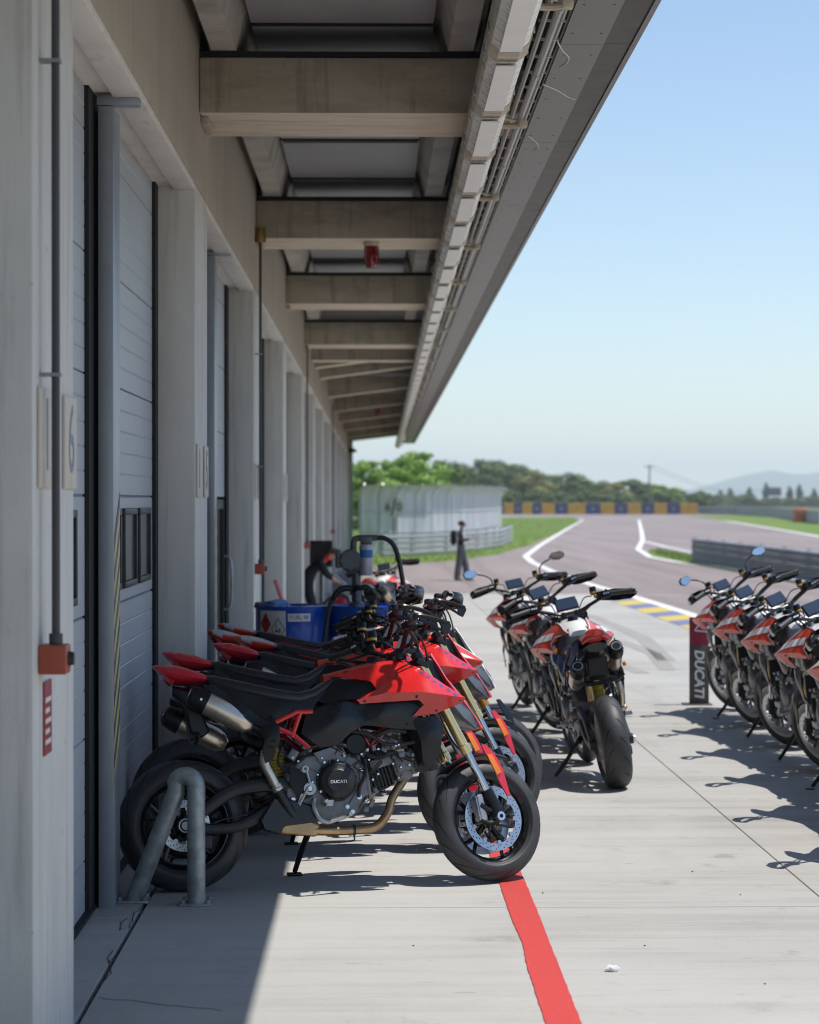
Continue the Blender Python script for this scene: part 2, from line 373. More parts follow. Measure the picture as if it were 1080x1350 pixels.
# grass blades standing on the verges
def blades(pix_poly, n, lb):
    poly = [Vector(P(*p)) for p in pix_poly]; x0 = min(p.x for p in poly); x1 = max(p.x for p in poly); y0 = min(p.y for p in poly); y1 = max(p.y for p in poly)
    V, Fc = [], []; k = 0
    while k < n:
        x = random.uniform(x0, x1); y = y0 + (y1 - y0) * random.random() ** 1.6
        ins = False; j = len(poly) - 1
        for i in range(len(poly)):
            if (poly[i].y > y) != (poly[j].y > y) and x < (poly[j].x - poly[i].x) * (y - poly[i].y) / (poly[j].y - poly[i].y) + poly[i].x: ins = not ins
            j = i
        k += 1
        if not ins: continue
        a = random.uniform(0, 6.28); h = random.uniform(.04, .16); w = random.uniform(.012, .03); z = gz(y) - .034; b = len(V)
        V += [(x - w * math.cos(a), y - w * math.sin(a), z), (x + w * math.cos(a), y + w * math.sin(a), z), (x + random.uniform(-.06, .06), y + random.uniform(-.06, .06), z + h)]; Fc.append((b, b + 1, b + 2))
    me = bpy.data.meshes.new('grass_blades'); me.from_pydata(V, [], Fc); me.materials.append(mat('grass_blade', (.12, .2, .03), .7, var=.5, scale=.6, c2=(.22, .28, .07)))
    o = bpy.data.objects.new('grass_blades', me); col.objects.link(o); tag(o, lb, 'grass', kind='stuff')
blades([(480, 746), (540, 743), (600, 739), (655, 731), (697, 719), (735, 703), (765, 687), (757, 683), (660, 684), (560, 700), (400, 705)], 60000, 'tufts of grass on the left verge')
blades([(855, 727), (870, 724), (910, 732), (960, 739), (1100, 759), (1100, 770), (1010, 756), (940, 745), (890, 738)], 14000, 'tufts of grass beside the right guardrail')
# red line on the slabs, kerb stripes
rl = random.Random(5); le, re_ = [], []
yy = 2.0
while yy < 16.01:
    bulge = .012 * math.exp(-((yy - 9.3) / .35) ** 2); le.append((.607 + bulge + rl.uniform(-.0022, .0022), yy)); re_.append((.737 + rl.uniform(-.002, .002), yy)); yy += .05
for seg_ in ((1.9, 16.1),):
    L_ = [p for p in le if seg_[0] <= p[1] <= seg_[1]]; R_ = [p for p in re_ if seg_[0] <= p[1] <= seg_[1]]
    sheet('red_line_marking', L_ + R_[::-1], .004, red_paint)
crk = mat('crack', (.03, .029, .028), .95)
for pts in ([(196, 1182), (185, 1198), (178, 1204), (172, 1222), (158, 1226), (160, 1216), (170, 1208)], [(120, 1322), (132, 1300), (146, 1283), (143, 1262), (150, 1250)], [(130, 1316), (200, 1322), (262, 1329), (300, 1333)], [(165, 1240), (150, 1262), (140, 1272)]):
    fine = []
    for (x0, y0), (x1, y1) in zip(pts[:-1], pts[1:]):
        for q in range(5): fine.append((x0 + (x1 - x0) * q / 5 + rl.uniform(-1.2, 1.2), y0 + (y1 - y0) * q / 5 + rl.uniform(-1.2, 1.2)))
    line_strip('crack', fine, .0022, crk, .002)
skid = surface('tyre_mark', (.31, .30, .28), [((1, 1, 1), 14., .45, .62, (.25, .243, .23), .8), ((1, 1, 1), 4., .5, .62, (.33, .32, .30), .9)], .8, .2, 60.)
for pts, w in (([(700, 842), (760, 838), (820, 846), (862, 862), (882, 884)], .10), ([(668, 872), (720, 862), (790, 866), (848, 888)], .09), ([(640, 805), (700, 800), (780, 812), (850, 842), (880, 872)], .12)):
    line_strip('tyre_mark', pts, w, skid, .003)
kerb = tag(empty('kerb_marking'), kind='structure')
kl = [(826, 784.5), (842, 789.5), (858, 794.3), (874, 799), (891, 804.5), (907, 809.5), (924, 815), (942, 821), (962, 827.5)]
for i in range(8):
    (xa, ya), (xb, yb) = kl[i], kl[i + 1]; w_ = 30 + 2.2 * i
    sheet('kerb_stripe', [P(xa - w_, ya + 4.5), P(xb - w_ - 2, yb + 4.5), P(xb - 1, yb + 1.4), P(xa - 1, ya + 1.4)], .005, yellow_paint if i % 2 else blue_paint, kerb)

# ------------------------------------------------------------------ pit building
XC, XD = -1.07, -1.31
ZL, ZB = 3.76, 4.22
bld = tag(empty('pit_building', (0, 0, 0)), 'long grey concrete pit garage with roof canopy on the left', 'building')
cols = [-30.3, -24.1, -17.9, -11.7, -5.5, .7, 6.9, 13.1, 19.4, 25.6, 32.2, 38.2, 44.7, 52.6, 60, 68, 76, 84]
BEND = 88.0
def drift(y): return .00345 * y
m = MB()
for y in cols:
    w = .92 if y < 40 else 1.0
    c = MB(); z0 = gz(y + .5) - .05
    c.bb(-1.62, XC, y, y + w, z0, ZL - .002, .012)
    c.build('column', colc, bld)
edges = [c + .45 for c in cols]
for a, b in zip(edges[:-1], edges[1:]):
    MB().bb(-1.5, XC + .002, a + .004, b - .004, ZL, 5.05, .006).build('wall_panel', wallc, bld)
    # stepped lintel under the panel
for i, (y, yn) in enumerate(zip(cols[:-1], cols[1:])):
    w = .92 if y < 40 else 1.0
    l = MB(); l.bb(XC - .13, XC - .004, y + w + .002, yn - .002, ZL - .045, ZL - .001, .004); l.bb(-1.45, XC - .134, y + w + .002, yn - .002, ZL - .02, ZL - .001)
    l.build('lintel', lintc_lit, bld)
MB().bb(-1.55, -.9, BEND - .55, BEND, gz(60), 5.05).build('end_wall', colc, bld)
# garage interior behind the openings
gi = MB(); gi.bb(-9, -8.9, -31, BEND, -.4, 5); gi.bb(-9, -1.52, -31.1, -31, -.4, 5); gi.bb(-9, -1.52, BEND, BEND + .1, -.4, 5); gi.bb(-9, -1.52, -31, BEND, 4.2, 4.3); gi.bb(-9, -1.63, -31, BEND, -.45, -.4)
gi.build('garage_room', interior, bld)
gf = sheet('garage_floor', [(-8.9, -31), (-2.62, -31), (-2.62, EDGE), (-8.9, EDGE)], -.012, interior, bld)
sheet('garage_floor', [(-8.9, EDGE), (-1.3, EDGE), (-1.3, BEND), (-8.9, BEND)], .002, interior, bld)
# doors: each leaf of ribbed sections
def section(y0, y1, z0, z1, parent, windows=False):
    s = MB(); n = max(1, round((z1 - z0) / .115)); h = (z1 - z0) / n; prof = []
    for k in range(n):
        a = z0 + k * h
        prof += [(a + .001, -.0028 if k else -.010), (a + .006, 0), (a + h - .006, 0), (a + h - .001, -.0028 if k < n - 1 else -.010)]
    if windows: prof = [(z0 + .001, -.012), (z0 + .01, 0), (z1 - .01, 0), (z1 - .001, -.012)]
    rg = [[Vector((XD + p[1], yy, p[0])) for p in prof] + [Vector((XD - .05, yy, z1 - .001)), Vector((XD - .05, yy, z0 + .001))] for yy in (y0, y1)]
    s.rings(rg); o = s.build('door_section', door_m, parent, ang=20)
    return o
def win(y0, y1, z0, z1, parent):
    f = MB(); t = .035; d = .02
    f.bb(XD + .0005, XD + d, y0, y1, z0, z0 + t, .004); f.bb(XD + .0005, XD + d, y0, y1, z1 - t, z1, .004)
    f.bb(XD + .0005, XD + d, y0, y0 + t, z0 + t, z1 - t, .004); f.bb(XD + .0005, XD + d, y1 - t, y1, z0 + t, z1 - t, .004)
    f.bb(XD + .0005, XD + .006, y0 + t, y1 - t, z0 + t, z1 - t, mi=1)
    return f.build('window', [frame_blk, glass_dk], parent)
def door_leaf(y0, y1, zb, wins=True, hz=.55):
    d = MB(); d.bb(XD - .06, XD - .052, y0, y1, zb, 3.74); leaf = d.build('garage_door', door_m, bld)
    z = zb; k = 0
    zw = 1.345
    zs = [zb]
    lvl = [zw - .55 * 3, zw - .55 * 2, zw - .55, zw, zw + .55, zw + 1.1, zw + 1.65, zw + 2.2, 3.74]
    zs += [q for q in lvl if q > zb + .1]
    for a, b in zip(zs[:-1], zs[1:]):
        w_ = wins and abs(a - zw) < .01
        s = section(y0, y1, a, b, leaf, w_)
        if w_:
            n = int((y1 - y0 - .1) / .73); off = (y1 - y0 - (n - 1) * .73 - .58) / 2
            for q in range(n): win(y0 + off + q * .73, y0 + off + q * .73 + .58, a + .07, b - .065, leaf)
    return leaf
def steel_post(y, ztop, stripes=True):
    p = MB(); p.bb(-1.27, -1.20, y, y + .26, gz(y) - .03, ztop - .002, .004)
    o = p.build('door_post', post_m, bld)
    MB().bb(-1.275, -1.08, y - .01, y + .07, ztop, ztop + .035, .003).build('post_bracket', post_m, bld) if ztop < 3.72 else None
    if stripes:
        z = .56
        pr = []
        for k in range(8):
            for mi, (u0, u1) in enumerate(((0, .5), (.5, 1))):
                s = MB(); a = z + k * .142 + u0 * .142; b = z + k * .142 + u1 * .142; s_ = .22
                s.bm.faces.new([s.bm.verts.new(v) for v in ((-1.1985, y + .012, a), (-1.1985, y + .248, a + s_), (-1.1985, y + .248, b + s_), (-1.1985, y + .012, b))])
                s.build('hazard_stripe', purple_d if mi else yellow_d, o)
    return o
def gap(y0, y1, z0=-.05, z1=3.74): MB().bb(XD - .04, XD + .02, y0, y1, z0, z1).build('door_seal', dark_gap, bld)
# bay 0 (before the near column) and bay 1
for yy in (-29.3, -23.1, -16.9, -10.7, -4.5, 1.7): door_leaf(yy, yy + 5.15, 0.0, False)
gap(7.83, 7.88); door_leaf(7.88, 9.93, -.0); gap(9.93, 10.42); steel_post(10.10, 3.68); door_leaf(10.42, 12.93, .0); gap(12.93, 13.09)
MB().bb(XD - .05, XD + .03, 7.9, 12.93, -.005, .02).build('door_sill', dark_gap, bld)
# bay 2: half raised
gap(14.03, 14.2); steel_post(16.45, 3.70, True); door_leaf(14.2, 16.4, 1.9, False); door_leaf(16.75, 19.1, 1.9, False); gap(19.1, 19.39)
gl = MB(); gl.bb(XD - .06, XD - .03, 16.75, 19.1, -.05, 1.88, mi=0)
for y in (16.8, 17.6, 18.4, 19.05): gl.bb(XD - .03, XD, y - .03, y + .03, -.05, 1.88, mi=1)
gl.bb(XD - .03, XD - .002, 16.75, 19.1, 1.80, 1.88, mi=1)
gl.build('glazed_screen', [glass_dk, frame_blk], bld)
hd = MB(); hd.tube([(XD + .03, 18.6, .95), (XD + .09, 18.6, 1.0), (XD + .09, 18.6, 1.35), (XD + .03, 18.6, 1.40)], .012, 8, 4); hd.build('pull_handle', galv, bld)
# remaining bays: dark doorways with a leaf standing in the far half
for i in range(8, len(cols) - 1):
    y, yn = cols[i] + 1.0, cols[i + 1]
    gap(yn - .25, yn - .005); mid = (y + yn) / 2
    if i % 2: door_leaf(mid, yn - .25, gz(y) + 1.8, False)
    else: door_leaf(mid, yn - .25, gz(y), False)
    steel_post(mid - .3, 3.72, False)
# canopy beams and deck
beams = [-30.1, -23.9, -17.7, -11.5, -5.3, .9, 7.1, 13.37, 19.75, 26.3, 33.2]
for y in beams:
    XE = .86 + drift(y)
    MB().bb(XC + .003, XE, y + .01, y + .84, 4.562, 4.598).build('beam_gap', dark_gap, bld)
    b = MB(); b.bb(XC + .003, XE, y, y + .86, ZB, 4.56, .012); bo = b.build('canopy_beam', [beamc, soffc_lit], bld)
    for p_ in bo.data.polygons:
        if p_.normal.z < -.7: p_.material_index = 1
    MB().bb(XC + .003, XC + .05, y + .1, y + .5, ZB - .05, ZB - .002, .004).build('beam_bearing', wallc, bld)
b2 = [36.9, 38.9, 42.3, 50.1, 58.2, 65.8, 74, 82.7, 87.4]
for y in b2:
    XE = .86 + drift(y); ri = .0 if y < 37 else .27
    b = MB(); A = [Vector((XC + .003, y, ZB)), Vector((XE, y, ZB + ri)), Vector((XE, y, 4.7)), Vector((XC + .003, y, 4.7))]
    b.rings([A, [v + Vector((0, .5, 0)) for v in A]]); bo = b.build('canopy_beam', [beamc, soffc_lit], bld, bevel=.01)
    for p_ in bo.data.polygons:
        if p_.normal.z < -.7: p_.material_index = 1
ribx = [-.98, -.30 + .82] 
bm_all = beams + b2
for i in range(len(beams) - 1):
    y0, y1 = beams[i], beams[i + 1]
    for xr in (-.92, .52):
        r_ = MB(); prof = [(xr - .075, 4.60), (xr + .075, 4.60), (xr + .12, 4.79), (xr + .16, 4.84), (xr - .16, 4.84), (xr - .12, 4.79)]
        r_.prism(prof, y0 + .02, y1 - .002); r_.build('roof_rib', ribc, bld)
    n = 3; st = (y1 - y0) / n
    for k in range(n):
        p = MB(); ya, yb = y0 + k * st + .03, y0 + (k + 1) * st - .03
        p.bb(-.755, .355, ya, yb, 4.76, 4.80, .006); p.build('roof_panel', deckm, bld)
        if k: MB().bb(-.74, .34, ya - .012, ya + .03, 4.735, 4.758, .003).build('roof_seam', fasc, bld)
        MB().bb(-.76, .36, yb + .004, yb + .055, 4.752, 4.80).build('roof_gap', dark_gap, bld)
    for x0, x1 in ((-1.066, -1.0), (.70, .95)):
        MB().bb(x0, x1, y0 + .03, y1 - .03, 4.765, 4.80).build('roof_panel', deckm, bld)
MB().bb(-6, 1.24, -31, 36.8, 4.86, 5.2).build('roof', fasc_d, bld)
rb = MB(); A = [(-6, 36.8), (1.24 + drift(36.8), 36.8), (1.24 + drift(88), 88), (-6, 88)]
rb.prism(A, 4.80, 5.2, axis='Z'); rb.build('roof', fasc_d, bld)
# fascia: metal soffit panels, dark strip, lip
y = -31.0
while y < BEND:
    y1 = min(y + 3.0, BEND); d0, d1 = drift(y), drift(y1)
    f = MB()
    def strip(xa, xb, za, zb, mi=0, g=.004):
        A = [Vector((xa + d0, y + g, za)), Vector((xb + d0, y + g, za)), Vector((xb + d0, y + g, zb)), Vector((xa + d0, y + g, zb))]
        B = [Vector((v.x - d0 + d1, y1 - g, v.z)) for v in A]; f.rings([A, B], mi=mi)
    strip(.887, 1.104, 4.15, 4.19)
    o = f.build('soffit_panel', fasc, bld)
    if 5 < y < 30:
        rv = MB(); q = y + .25
        while q < y1 - .1:
            for xx in (.925, 1.065): rv.lathe([(0, 4.147), (.006, 4.148), (.007, 4.1505)], (xx + drift(q), q, 0), 'Z', 6)
            q += .62
        rv.build('rivets', fasc_d, o); 
    f = MB(); strip(1.107, 1.237, 4.155, 4.20); f.build('soffit_trim', fasc_d, bld)
    f = MB(); strip(1.24, 1.267, 4.145, 4.85, g=.002); f.build('fascia_lip', fasc, bld)
    f = MB(); strip(.875, .886, 4.16, 4.84, g=.002); f.build('soffit_side', fasc_d, bld)
    y = y1
# scratches of sealant on the soffit are flat wear: thin beads
for pts in ([(735, 55), (742, 68), (750, 76), (747, 84), (738, 90)], [(716, 112), (735, 120), (752, 130), (760, 131)], [(697, 180), (708, 189), (709, 196), (704, 198)]):
    q = []
    for px, py in pts:
        Y = (4.145 - CAMH) * F / (660 - py); q.append((wp(px, py, Y).x, Y, 4.1485))
    MB().tube(q, .004, 6, 4).build('sealant_bead', white_paint, bld)
# strip lights along the canopy
y = 7.2; k = 0
later = ['eleventh', 'twelfth', 'thirteenth', 'fourteenth', 'fifteenth', 'sixteenth', 'seventeenth', 'eighteenth', 'nineteenth', 'twentieth']
names = ['first', 'second', 'third', 'fourth', 'fifth', 'sixth', 'seventh', 'eighth', 'ninth', 'tenth'] + later
PIT = 1.53
proto = None
while y < 86:
    xl = .585 + drift(y); zl = 4.02
    if proto is None:
        proto = empty('strip_light', (0, 0, 0))
        oc = [(.105 * math.cos(R(a)), -.01 + .075 * math.sin(R(a))) for a in (0, -28, -62, -118, -152, 180)]
        c = MB(); c.prism([(-.098, .0)] + [(p[0] * .93, p[1]) for p in oc[::-1]][0:6] + [(.098, .0)], .07, PIT - .075); c.build('cover', lamp_cover, proto, ang=20)
        c = MB(); c.bb(-.05, .05, .17, PIT - .17, -.093, -.0915 + .004, mi=0); c.build('diffuser_strip', lamp_white, proto)
        for q in (.0, PIT - .145):
            c = MB(); c.prism([(p[0], p[1]) for p in oc] + [(-.1, .06), (.1, .06)], q + .004, q + .14); c.build('end_cap', lamp_base, proto, ang=20)
        c = MB(); c.bb(-.1, .1, .01, PIT - .01, .005, .075, .004); c.build('housing', lamp_base, proto)
        c = MB()
        for q in (.22, 1.28): c.bb(.095, .108, q, q + .02, -.02, .03, .002); c.bb(-.108, -.095, q, q + .02, -.02, .03, .002)
        c.build('clips', galv, proto)
        index_tree(proto); L = proto
    else: L = copy_tree(proto)
    L.location = (xl, y, zl); L.rotation_euler = (0, 0, -.00345)
    if k < 20: lb = 'dusty strip light under the canopy, %s from the near end' % names[k]
    else: lb = 'small distant strip light towards the far end of the canopy'
    tag(L, lb, 'strip light', 'strip lights along the canopy'); y += PIT; k += 1
# cable ladder, conduits and brackets beside the lights
ld = MB(); ld.tube([(.76 + drift(5), 5, 4.14), (.76 + drift(88), 88, 4.14)], .014, 6); ld.tube([(.85 + drift(5), 5, 4.16), (.85 + drift(88), 88, 4.16)], .012, 6)
q = 5.0
while q < 60: ld.bb(.74 + drift(q), .87 + drift(q), q, q + .012, 4.148, 4.16); q += .42
tag(ld.build('cable_ladder', pipe_m), 'thin cable ladder beside the strip lights', 'cable tray')
cd = MB(); cd.tube([(.79 + drift(5), 5, 4.07), (.79 + drift(88), 88, 4.07)], .019, 8)
for q in [5.2 + 1.53 * i for i in range(36)]: cd.cyl((.79 + drift(q), q, 4.07), (.79 + drift(q), q + .06, 4.07), .024, seg=8)
tag(cd.build('conduit_pipe', pipe_m), 'round grey conduit running along the canopy edge', 'pipe')
arms = []
q = 9.6; arm0 = None; nb = 0
while q < 80:
    if arm0 is None:
        a = MB(); a.tube([(-.10, 0, .03), (.02, .02, -.005), (.12, .03, -.02), (.20, .0, -.015), (.215, -.02, .0)], .017, 8, 4); a.box((.205, 0, -.012), (.05, .06, .045), None, .008); a.tube([(-.1, -.035, .05), (.05, -.05, .02), (.16, -.03, .0)], .008, 6, 4)
        arm0 = a.build('conduit_bracket', lamp_base)
        o = arm0
    else: o = arm0.copy(); col.objects.link(o)
    o.location = (.60 + drift(q), q, 4.05)
    tag(o, 'small junction bracket joining strip lights to the conduit', 'bracket', 'junction brackets'); q += 3.06 if q < 60 else 9
# red alarm lamps under beams
def alarm(loc, lb):
    a = empty('alarm_lamp', loc)
    MB().lathe([(0, 0), (.075, 0), (.078, -.012), (.07, -.03), (0, -.03)], axis='Z', seg=20).build('mount', lamp_base, a)
    g = MB(); g.lathe([(.062, -.03), (.064, -.05), (.062, -.14), (.055, -.165), (.03, -.182), (0, -.185)], axis='Z', seg=20); g.build('lens', alarm_red, a)
    c = MB()
    for k in range(6):
        b = k * math.pi / 3; c.tube([(.067 * math.cos(b), .067 * math.sin(b), -.03), (.066 * math.cos(b), .066 * math.sin(b), -.14), (.03 * math.cos(b), .03 * math.sin(b), -.187)], .004, 5, 3)
    c.build('guard', alarm_red, a)
    a.scale = (.95, .95, 1.3)
    tag(a, lb, 'alarm lamp', 'red alarm lamps')
alarm((-.035, 20.0, ZB - .001), 'red beacon lamp under the second canopy beam, the larger one')
alarm((.07, 58.5, ZB + .15), 'tiny red beacon lamp far along the canopy')
# conduits and red call boxes on columns
def call_box(y, x, zb, lb, notice=False):
    c = empty('call_box', (XC, y, zb))
    MB().bb(0.001, .09, -.055, .055, -.048, .045, .006).build('body', box_red, c)
    MB().lathe([(0, .108), (.02, .108), (.024, .091), (0, .091)], axis='X', seg=16).build('button', frame_blk, c)
    p = MB(); p.tube([(.05, 0, .046), (.05, 0, 4.2 - zb)], .0135, 10); p.cyl((.05, 0, .0455), (.05, 0, .08), .022); 
    p.build('conduit', cable_m if False else mat('conduit_dark', (.055, .056, .06), .5), c)
    k = MB()
    for q in (.9, 1.9, 2.9): k.bb(0.001, .068, -.02, .02, q, q + .012)
    k.build('clip', galv_d, c)
    tag(c, lb, 'call box', 'red call boxes on the columns')
call_box(7.04, XC, 1.366, 'red call box with dark conduit on the nearest column')
for y, px in ((13.1 + .7, 0), ): pass
call_box(19.55, XC, 1.265, 'red call box on the column beside the fuel drums')
call_box(33.0, XC, 1.2, 'small red call box on the column above the mechanic')
call_box(52.8, XC, 1.12, 'tiny red call box on the farthest column')
# small brass lamp at the conduit head
bl = empty('bulkhead_lamp', (XC, 19.55, 4.22)); MB().lathe([(0, .0), (.05, .0), (.055, .05), (.045, .13), (0, .14)], axis='Z', seg=14).build('body', brass, bl, (.05, 0, -.06)); MB().bb(.001, .04, -.03, .03, -.03, .08).build('bracket', brass, bl)
tag(bl, 'small brass fitting high on the wall above the red call box', 'lamp')
# number plates on the columns
def plates(y, z, digits, full=True):
    for k, d in enumerate(digits):
        yy = y + k * .56
        p = MB(); p.bb(XC + .0015, XC + .012, yy, yy + .29, z, z + .32, .003); 
        o = p.build('number_plate', plate_m)
        text_mesh('digit', d, .34, plate_d, o, Matrix.Translation((XC + .013, yy + .145, z + .16)) @ Matrix.Rotation(R(90), 4, 'Z') @ Matrix.Rotation(R(90), 4, 'X'), sx=.9)
        tag(o, {0: 'cream number plate on the %s, left of the pair', 1: 'cream number plate on the %s, right of the pair'}[k] % ('nearest column' if y < 8 else 'second column' if y < 15 else 'third column' if y < 21 else 'fourth column'), 'number plate', 'garage number plates')
plates(6.97, 1.91, '16'); plates(13.12, 1.89, '15'); plates(19.44, 1.88, '14'); plates(25.65, 1.86, '13')
nt_ = MB(); nt_.bb(XC + .0015, XC + .006, 7.09, 7.25, 1.046, 1.285, .001); nt_o = nt_.build('notice', sign_red)
tm = MB()
for k in range(5): tm.bb(XC + .0062, XC + .0068, 7.11, 7.23 - (k % 2) * .03, 1.08 + k * .034, 1.096 + k * .034)
tm.build('printed_text', lamp_white, nt_o); tag(nt_o, 'narrow red notice with white print below the red call box', 'notice')

# ------------------------------------------------------------------ motorcycles
rubber = mat('tyre_rubber', (.034, .035, .038), .55, var=.3, scale=9., bump=.12, bscale=90)
groove = mat('tyre_groove', (.006, .006, .006), .9)
blk = mat('satin_black', (.007, .008, .010), .33, var=.15, spec=.32)
blk_g = mat('gloss_black', (.007, .008, .010), .16, coat=.25, spec=.4)
navy = mat('dark_fairing', (.009, .012, .018), .25, var=.2, scale=12., spec=.42)
seat_m = mat('seat_vinyl', (.011, .013, .017), .38, bump=.2, bscale=260, spec=.55)
redp = mat('gloss_red', (.62, .012, .014), .26, var=.03, coat=.8)
pinkred = mat('satin_red', (.60, .016, .035), .3, var=.04, coat=.5)
redp2 = mat('livery_red', (.66, .045, .022), .34, coat=.35)
whitep = mat('livery_white', (.78, .78, .79), .32, var=.03, coat=.35)
greyp = mat('livery_grey', (.13, .15, .18), .33, coat=.4)
gold = mat('gold_anodised', (.78, .59, .28), .22, .85, var=.06)
gold_d = mat('amber_anodised', (.62, .34, .06), .28, .8)
chrome = mat('hard_chrome', (.55, .56, .58), .12, 1.)
alu = mat('cast_aluminium', (.40, .41, .43), .38, .85, var=.15, scale=30)
engm = mat('engine_grey', (.17, .175, .185), .42, .55, var=.25, scale=22., bump=.12, bscale=160)
engd = mat('engine_dark', (.022, .023, .027), .40, .3, var=.25, scale=20)
steel = mat('brushed_steel', (.60, .53, .44), .3, .9, var=.14, scale=10.)
bronze = mat('heat_bronze', (.40, .27, .15), .3, .9, var=.3, scale=7.)
disc_m = mat('disc_steel', (.50, .52, .55), .3, .9, var=.08)
yspring = mat('spring_yellow', (.55, .40, .03), .4)
orange = mat('reflector_orange', (.75, .20, .015), .25, coat=.5)
tail_red = mat('tail_lens', (.45, .01, .015), .15, coat=.8)
screen = mat('dash_screen', (.025, .04, .07), .06, coat=1.)
mirror_m = mat('mirror_glass', (.55, .60, .66), .03, 1.)
bolt_m = mat('bolt_bright', (.62, .66, .70), .25, .9)
wrim = mat('white_rim', (.62, .60, .58), .3, coat=.4)
print_w = mat('print_white', (.78, .78, .78), .5)

def steer_matrix(deg):
    p = Vector((.40, 0, 1.0)); d = Vector((-.447, 0, .894)).normalized()
    return Matrix.Translation(p) @ Matrix.Rotation(R(deg), 4, d) @ Matrix.Translation(-p)

def wheel(root, name, cx, cz, Rt, w, rim_m, M, rear):
    c = (cx, 0, cz)
    rm = MB(); rr = .216; hw = w * .36
    rm.lathe([(rr + .012, -hw), (rr, -hw + .006), (rr - .012, -hw * .55), (rr - .02, 0), (rr - .012, hw * .55), (rr, hw - .006), (rr + .012, hw), (rr - .006, hw + .003), (rr - .022, hw * .8), (rr - .032, 0), (rr - .022, -hw * .8), (rr - .006, -hw - .003)], c, 'Y', 56, closed=True)
    for k in range(5):
        a = 2 * math.pi * k / 5 + .25
        for da in (-.19, .19):
            p0 = Vector((.045 * math.cos(a), 0, .045 * math.sin(a))); pm = Vector((.10 * math.cos(a), 0, .10 * math.sin(a))); p1 = Vector(((rr - .024) * math.cos(a + da), 0, (rr - .024) * math.sin(a + da)))
            v = Vector(c); rm.tube([v + p0, v + pm, v + p1], [.017, .012, .010], 8, 3, flat=.8)
    rm.lathe([(.0, -.06), (.028, -.06), (.032, -.045), (.05, -.035), (.05, .035), (.032, .045), (.028, .06), (0, .06)], c, 'Y', 20)
    wh = rm.build(name, rim_m, root); wh.matrix_local = M
    ty = MB(); Rc = Rt - (.07 if not rear else .082); pr = []
    for t in range(-128, 129, 8):
        a = R(t); y = w / 2 * math.sin(a) if abs(t) <= 90 else math.copysign(w / 2 * (1 - .26 * (abs(t) - 90) / 38), t)
        r = Rc + (Rt - Rc) * math.cos(a) if abs(t) <= 90 else Rc - (Rc - .214) * (abs(t) - 90) / 38
        pr.append((r + (.0022 if abs(t) in (96, 112) else 0), y * (1.018 if abs(t) in (96, 112) else 1)))
    pr += [(.212, w * .3), (.212, -w * .3)]
    ty.lathe(pr, c, 'Y', 64, closed=True); ty.build('tyre', rubber, wh, ang=50)
    g = MB(); n = 15 if rear else 16
    for k in range(n):
        for s in (-1, 1):
            pts = []
            for q in range(7):
                u = q / 6; t = R(s * (14 + 52 * u)); y = w / 2 * math.sin(t); r = Rc + (Rt - Rc) * math.cos(t) + .0012
                an = 2 * math.pi * (k + (.5 if s > 0 else 0)) / n + .55 * u - (0.12 * math.sin(u * 3))
                pts.append((r, y, an, .0035 * math.sin(math.pi * (.1 + .85 * u)) / .3))
            A, B = [], []
            for r, y, an, ww in pts:
                A.append(g.bm.verts.new((c[0] + r * math.cos(an - ww * 1.7), y, c[2] + r * math.sin(an - ww * 1.7)))); B.append(g.bm.verts.new((c[0] + r * math.cos(an + ww * 1.7), y, c[2] + r * math.sin(an + ww * 1.7))))
            for q in range(6): g.bm.faces.new((A[q], A[q + 1], B[q + 1], B[q]))
    g.build('tread_groove', groove, wh)
    rd, th = (.16, .0025) if not rear else (.1225, .0025)
    for s in ((-1, 1) if not rear else (-1,)):
        yo = s * (.062 if not rear else .075)
        d = MB(); d.lathe([(rd, yo - th), (rd, yo + th), (rd - .036, yo + th), (rd - .036, yo - th)], c, 'Y', 64, closed=True)
        for k in range(9):
            a = 2 * math.pi * k / 9; v = Vector((c[0] + (rd - .04) * math.cos(a), yo, c[2] + (rd - .04) * math.sin(a)))
            d.cyl(v - Vector((0, .006, 0)), v + Vector((0, .006, 0)), .011, seg=10)
        dm = d.build('brake_disc', disc_m, wh)
        h = MB()
        for k in range(60):
            a = 2 * math.pi * k / 60; r = rd - .009 - .009 * (k % 3); v = Vector((c[0] + r * math.cos(a), yo + s * (th + .0004), c[2] + r * math.sin(a)))
            h.bm.faces.new([h.bm.verts.new(v + Vector((.0034 * math.cos(b * math.pi / 3), 0, .0034 * math.sin(b * math.pi / 3)))) for b in range(6)])
        h.build('disc_holes', groove, wh)
        ca = MB()
        for k in range(9):
            a = 2 * math.pi * k / 9; b = a + .5
            ca.tube([Vector((c[0] + .045 * math.cos(a), yo * .8, c[2] + .045 * math.sin(a))), Vector((c[0] + (rd - .045) * math.cos(b - .2), yo, c[2] + (rd - .045) * math.sin(b - .2)))], .006, 6)
        ca.build('disc_carrier', engd, wh)
    if rear:
        sp = MB(); sp.lathe([(.105, .072), (.105, .078), (.075, .078), (.075, .072)], c, 'Y', 40, closed=True); sp.build('sprocket', alu, wh)
    return wh

